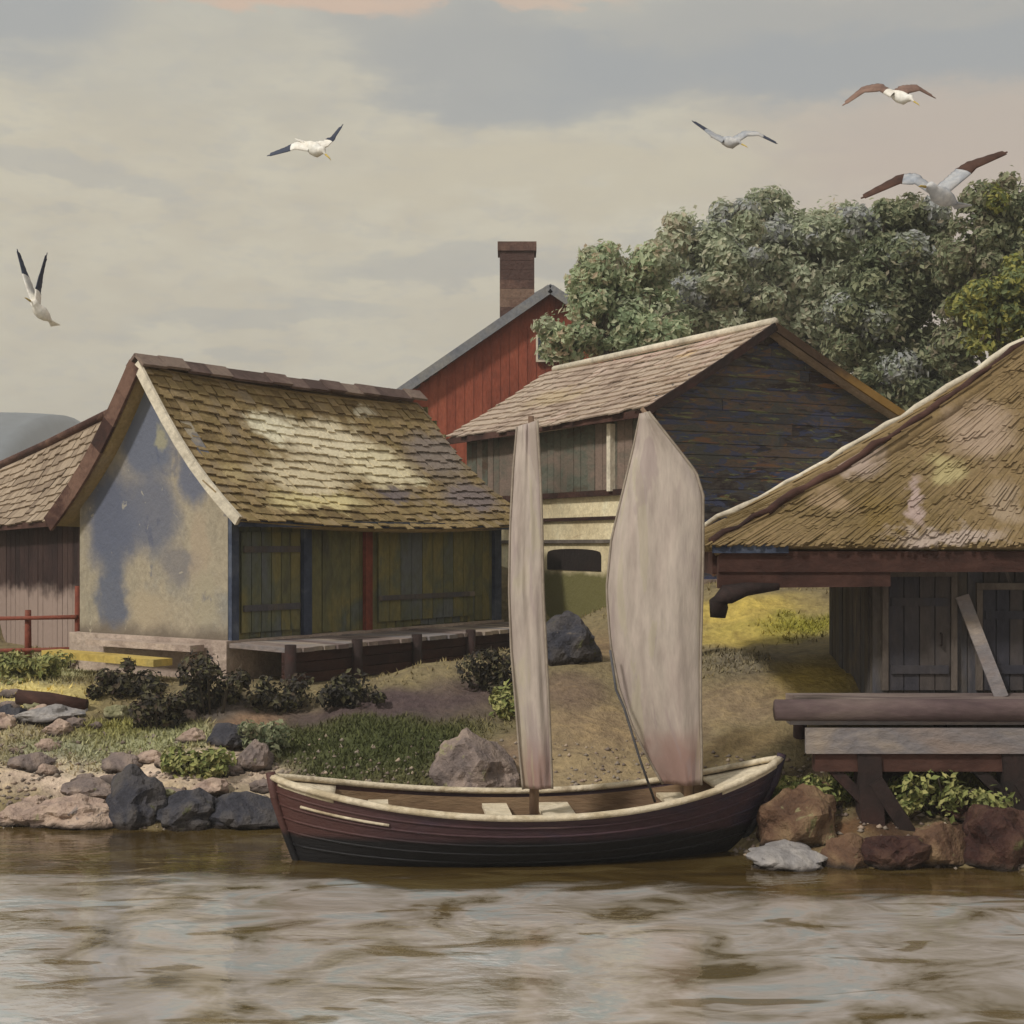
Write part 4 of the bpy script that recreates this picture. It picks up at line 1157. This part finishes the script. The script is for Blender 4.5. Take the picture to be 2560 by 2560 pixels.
tree('leftmost grey green tree, its crown against the red house', 606, 33.5,
     [(600, 285, 38, 0), (612, 320, 46, .4), (566, 338, 34, -.6), (646, 282, 42, .6), (600, 262, 24, .2), (650, 325, 42, 0)], 'leaf_green', .095, 40, 'leaf_grey')
tree('grey green tree with rounded top behind the pink storehouse roof', 702, 36,
     [(694, 248, 44, 0), (672, 285, 42, .4), (722, 268, 44, -.4), (706, 306, 48, .3), (735, 225, 30, .3), (690, 330, 44, .1), (742, 312, 44, 0)], 'leaf_grey', .098, 40, 'leaf_mauve')
tree('tallest tree of the middle, light green tip above the storehouse gable', 790, 38,
     [(768, 212, 28, 0), (782, 250, 46, .3), (818, 258, 46, -.3), (800, 300, 52, 0), (838, 232, 34, .4), (848, 290, 44, .2), (810, 345, 48, .1)], 'leaf_grey', .098, 40, 'leaf_mauve')
tree('darker grey green tree below the large brown winged gull', 888, 35.5,
     [(880, 236, 40, 0), (918, 228, 38, .3), (896, 282, 50, -.3), (930, 285, 46, .4), (872, 330, 50, 0), (920, 345, 46, .2), (885, 385, 46, 0), (938, 375, 40, 0)], 'leaf_dark', .095, 40, 'leaf_mauve')
tree('dark olive tree at the right edge above the hipped roof', 1000, 33,
     [(984, 216, 36, 0), (1014, 205, 36, .2), (968, 262, 36, -.2), (1010, 268, 48, .3), (982, 318, 42, 0), (1030, 320, 46, 0), (960, 345, 36, .2), (1060, 250, 50, 0)], 'leaf_dark', .092, 40, 'leaf_olive')
tree('yellow green low tree in front of the dark olive tree', 1008, 30,
     [(1000, 300, 34, 0), (1030, 285, 36, .2), (985, 335, 28, .1), (1025, 340, 36, 0)], 'leaf_olive', .085, 40)


def shrub(label, px, py, w, h, mat, size=.09, n=900, cat='shrub', name='shrub'):
    b = ground_hit(px, py); k = b.y / F; r = w * k / 2; hh = h * k
    T = thing(name, b, label, cat, 'plants on the bank')
    mb = MB()
    tips = []
    for i in range(16):
        e = b + Vector((random.uniform(-1, 1) * r, random.uniform(-.6, .6) * r, random.uniform(.15, 1) ** 1.2 * hh)); tips.append(e)
        mb.tube([b - Vector((0, 0, .05)) + Vector((e.x - b.x, e.y - b.y, 0)) * .35, b.lerp(e, .6) + Vector((0, 0, .05)), e + Vector((0, 0, .05))], [.018, .011, .004], 5)
    mb.build('stem', M['bark'], T)
    mb = MB()
    for e in tips:
        leaves(mb, e - Vector((0, 0, hh * .15)), random.uniform(.09, .24) * (.7 + r), n // 8, size * .5, random.uniform(.5, 1.1), .8)
    mb.build('foliage', M[mat], T)


shrub('black green shrub directly under the plaster gable', 125, 694, 56, 34, 'leaf_black')
shrub('dark shrub with brown stems left of the quay', 212, 712, 70, 56, 'leaf_black', n=1300)
shrub('small dark shrub beside the grey rock on the left bank', 158, 728, 44, 36, 'leaf_black', n=700)
shrub('dark shrub at the right end of the quay, beside the narrow sail', 492, 688, 44, 40, 'leaf_black', n=700)
shrub('black shrub at the foot of the red fence post', 72, 668, 34, 18, 'leaf_black', n=450)
shrub('dark shrub tight against the left front corner of the quay', 278, 704, 46, 26, 'leaf_black', n=600)
shrub('low dark shrub below the middle of the quay front', 360, 700, 70, 20, 'leaf_black', n=700)
shrub('green grey shrub above the left end of the boat', 262, 752, 36, 30, 'leaf_dark', n=500)

# gravel along the waterline
mb = MB(); k = 0
while k < 2600:
    x, y = random.uniform(-7, 7), random.uniform(13.4, 18)
    if abs(x) > y * .42: continue
    z = height(x, y)
    if z < -.03 or z > .75 or random.random() < z: continue
    r_ = random.uniform(.012, .05) * (1.3 if random.random() < .1 else 1)
    a = random.uniform(0, 6.28); q = Vector((x, y, z))
    ux, uy = Vector((cos(a), sin(a), 0)) * r_, Vector((-sin(a), cos(a), 0)) * r_ * random.uniform(.6, .9); uz = Vector((0, 0, r_ * random.uniform(.5, .8)))
    mb.add([q + ux, q + uy, q - ux, q - uy, q + uz + ux * .2, q - uz * .5], [(0, 1, 4), (1, 2, 4), (2, 3, 4), (3, 0, 4), (1, 0, 5), (2, 1, 5), (3, 2, 5), (0, 3, 5)], True)
    k += 1
gvm = paint('gravel_stones', [(104, 92, 84), (136, 118, 104), (160, 144, 126), (120, 110, 100)], 1.0, island=.9, bump=0, k=1.1)
tag(mb.build('gravel', gvm), 'small stones along the waterline', 'gravel', kind='stuff')

for lab, px, py, w, h, m in (('green plant under the left end of the jetty', 815, 806, 60, 30, 'leaf_moss'), ('wide green plant under the jetty right of the jetty post', 945, 812, 90, 34, 'leaf_moss'),
                             ('green plant at the foot of the big tan rock by the boat', 742, 806, 44, 34, 'leaf_moss'), ('straggly green plant on the sand beside the quay end', 520, 712, 40, 26, 'leaf_moss'),
                             ('pale green plant by the yellow plank', 30, 676, 60, 20, 'leaf_moss'), ('green plant among the stones above the slate rocks', 196, 772, 50, 20, 'leaf_moss')):
    shrub(lab, px, py, w, h, m, n=800, cat='plant', name='plant')

# grass over the greener ground
gm = bpy.data.materials.new('grass_blades'); gm.use_nodes = True; t = NT(gm.node_tree)
gc = t.new('ShaderNodeVertexColor', layer_name='cover').outputs[0]
rnd = t.new('ShaderNodeNewGeometry').outputs['Random Per Island']
gc = t.mix(1, gc, t.ramp(rnd, [(0, (.7, .72, .6)), (.5, (1, 1, .95)), (1, (1.35, 1.3, 1.1))]), 'MULTIPLY')
bs = t.new('ShaderNodeBsdfPrincipled'); t.l.new(gc, bs.inputs['Base Color']); bs.inputs['Roughness'].default_value = .9; bs.inputs['Specular IOR Level'].default_value = .1
ou = t.new('ShaderNodeOutputMaterial'); t.l.new(bs.outputs[0], ou.inputs[0])
bcol = []
mb = MB()
cnt = 0
while cnt < 42000:
    x, y = random.uniform(-9, 9), random.uniform(14, 27)
    if abs(x) > y * .4: continue
    z = height(x, y)
    if z < .35: continue
    c = ground_col(x, y, z)
    if c.y < c.x * (.80 + .16 * random.random()): continue
    r = Vector((x, y)) - BO
    if -.4 < r.dot(BU) < 7 and -1.5 < r.dot(BW) < 3.6: continue
    if x > 3.5 and 15.3 < y < 20: continue
    a = random.uniform(0, 6.28); w = random.uniform(.010, .022); hh = random.uniform(.03, .10)
    d = Vector((cos(a), sin(a), 0)); q = Vector((x, y, z - .02))
    mb.add([q - d * w, q + d * w, q + d.cross(Vector((0, 0, 1))) * random.uniform(-.07, .07) + d * random.uniform(-.06, .06) + Vector((0, 0, hh))], [(0, 1, 2)])
    bcol += [min(.8, q_ * GK * 1.1) for q_ in c] + [1]; bcol += bcol[-4:] * 2
    cnt += 1
go = mb.build('grass', gm); at = go.data.color_attributes.new('cover', 'FLOAT_COLOR', 'POINT'); at.data.foreach_set('color', bcol)
tag(go, 'short rough grass on the bank', 'grass', kind='stuff')


# ------------------------------------------------------------------ gulls
def gull(label, Y, body, lw, rw, mats, chord=(.22, .16, .05), vert=.35, br=.075, tips=(.55, .55)):
    """body: (tail px, breast px); wings: pixel points from shoulder to tip"""
    mb = MB()
    t0, b0 = P(*body[0], Y + .15), P(*body[1], Y - .15)
    mb.m = 0
    L = b0 - t0
    prof = [(0, .12, 0), (.12, .34, 0), (.3, .75, 0), (.5, 1, 0), (.68, .95, 0), (.8, .62, .06), (.86, .6, .1), (.93, .58, .12), (.98, .3, .1), (1.06, .1, .06), (1.12, .03, .04)]
    mb.tube([t0 + L * s_ + Vector((0, 0, u_ * br * 4)) for s_, r_, u_ in prof], [br * r_ for s_, r_, u_ in prof], 10)
    # tail fan
    sdv = L.cross(Vector((0, 0, 1))).normalized()
    mb.prism([t0 + L * .12 - sdv * br * .4, t0 + L * .12 + sdv * br * .4, t0 - L * .18 + sdv * br * 1.1, t0 - L * .18 - sdv * br * 1.1], Vector((0, 0, .012)))
    for pts, tip in ((lw, tips[0]), (rw, tips[1])):
        W_ = [P(x, y, Y + .05 * i) for i, (x, y) in enumerate(pts)]
        n = 22
        def along(s_):
            q = s_ * (len(W_) - 1); i = min(int(q), len(W_) - 2); f = q - i; f2 = f * f * (3 - 2 * f) * .4 + f * .6
            return W_[i].lerp(W_[i + 1], f2)
        rings = []
        for i in range(n + 1):
            s_ = i / n; p = along(s_); dd = (along(min(1, s_ + .05)) - along(max(0, s_ - .05))).normalized()
            back = (Vector((0, .8, 0)) + Vector((0, 0, 1)) * vert); back = (back - dd * back.dot(dd)).normalized()
            c = (chord[0] + (chord[1] - chord[0]) * min(1, s_ * 2)) if s_ < .5 else chord[1] + (chord[2] - chord[1]) * (s_ - .5) * 2
            th = .035 * (1 - .75 * s_); up = dd.cross(back).normalized()
            if up.z < 0: up = -up
            rag = .06 * c * ((i % 2) - .5) * (1 if i > 2 else 0)
            prof_ = [(-.42, 0), (-.36, .6), (-.15, 1), (.15, .8), (.45, .3), (.62, 0), (.3, -.25), (-.1, -.4), (-.36, -.35)]
            rings.append([p + back * (c * f_ + (rag if f_ > .4 else 0)) + up * th * h_ for f_, h_ in prof_])
        K = len(prof_)
        for i in range(n):
            s_ = (i + .5) / n
            mb.m = 1 if s_ > 1 - tip else 0
            vs = rings[i] + rings[i + 1]
            mb.add(vs, [(j, (j + 1) % K, K + (j + 1) % K, K + j) for j in range(K)], True)
        mb.m = 1; mb.add(rings[-1], [tuple(range(K))])
        # spread primaries at the tip
        e0_, dd = along(1), (along(1) - along(.85)).normalized()
        for q in range(2):
            bk = back * (.12 * q + .02) * chord[2] * 4
            r0_ = along(.93 - .06 * q) + bk * .35; tip_ = r0_ + (dd * (.10 - .015 * q) * (.4 + chord[1] * 3) + bk * .8)
            sd2 = back * .02
            mb.prism([r0_ - sd2, r0_ + sd2, tip_ + sd2 * .3, tip_ - sd2 * .3], up * .008)
    mb.m = 2; hd = t0 + L * 1.08 + Vector((0, 0, br * .22)); mb.tube([hd, hd + L.normalized() * br * .9 - Vector((0, 0, br * .15)), hd + L.normalized() * br * 1.3 - Vector((0, 0, br * .35))], [br * .16, br * .1, br * .02], 6)
    o = mb.build('gull', [M[mats[0]], M[mats[1]], M['yellow_wood']], origin=(t0 + b0) / 2)
    return tag(o, label, 'bird', 'gulls in the sky')


gull('white gull with dark wing tips gliding alone above the left boathouse', 22, ((304, 142), (324, 155)), [(310, 148), (296, 146), (286, 150), (270, 155)], [(316, 147), (326, 144), (333, 138), (341, 127)],
     ('gull_white', 'gull_dark'), (.24, .2, .09), .9, .11, (.5, .5))
gull('white gull near the left edge with both slate wings raised', 21, ((52, 322), (32, 304)), [(36, 305), (30, 290), (24, 272), (18, 252)], [(37, 303), (38, 290), (41, 276), (46, 256)],
     ('gull_white', 'gull_dark'), (.26, .24, .1), .3, .1, (.4, .75))
gull('grey gull in the middle of the sky, wings spread in a shallow bow', 24, ((718, 139), (740, 145)), [(724, 141), (714, 136), (706, 130), (694, 122)], [(736, 140), (746, 134), (758, 134), (776, 143)],
     ('gull_blue', 'gull_dark'), (.22, .17, .08), .8, .1, (.3, .25))
gull('white gull with rusty brown wings, highest in the sky', 17, ((888, 92), (912, 102)), [(893, 95), (880, 88), (864, 90), (846, 103)], [(898, 95), (906, 90), (918, 88), (932, 96)],
     ('gull_white', 'gull_rust'), (.22, .18, .08), .8, .075, (.8, .85))
gull('largest gull, dark brown wings, flying low over the right trees', 13, ((958, 204), (928, 190)), [(934, 192), (916, 180), (900, 180), (864, 197)], [(944, 190), (958, 178), (972, 166), (1005, 153)],
     ('gull_blue', 'gull_brown'), (.16, .17, .07), .9, .085, (.4, .5))


# ------------------------------------------------------------------ haze over the bay
hm = bpy.data.materials.new('haze_air'); hm.use_nodes = True; t = NT(hm.node_tree)
pv = t.new('ShaderNodeVolumePrincipled'); pv.inputs['Color'].default_value = (.93, .93, .93, 1); pv.inputs['Density'].default_value = .0013
pv.inputs['Anisotropy'].default_value = .0
ou = t.new('ShaderNodeOutputMaterial'); t.l.new(pv.outputs[0], ou.inputs['Volume'])
mb = MB(); mb.obox((0, 290, 23), (640, 0, 0), (0, 340, 0), (0, 0, 27.5))
tag(mb.build('haze', hm), None, None, kind='stuff')
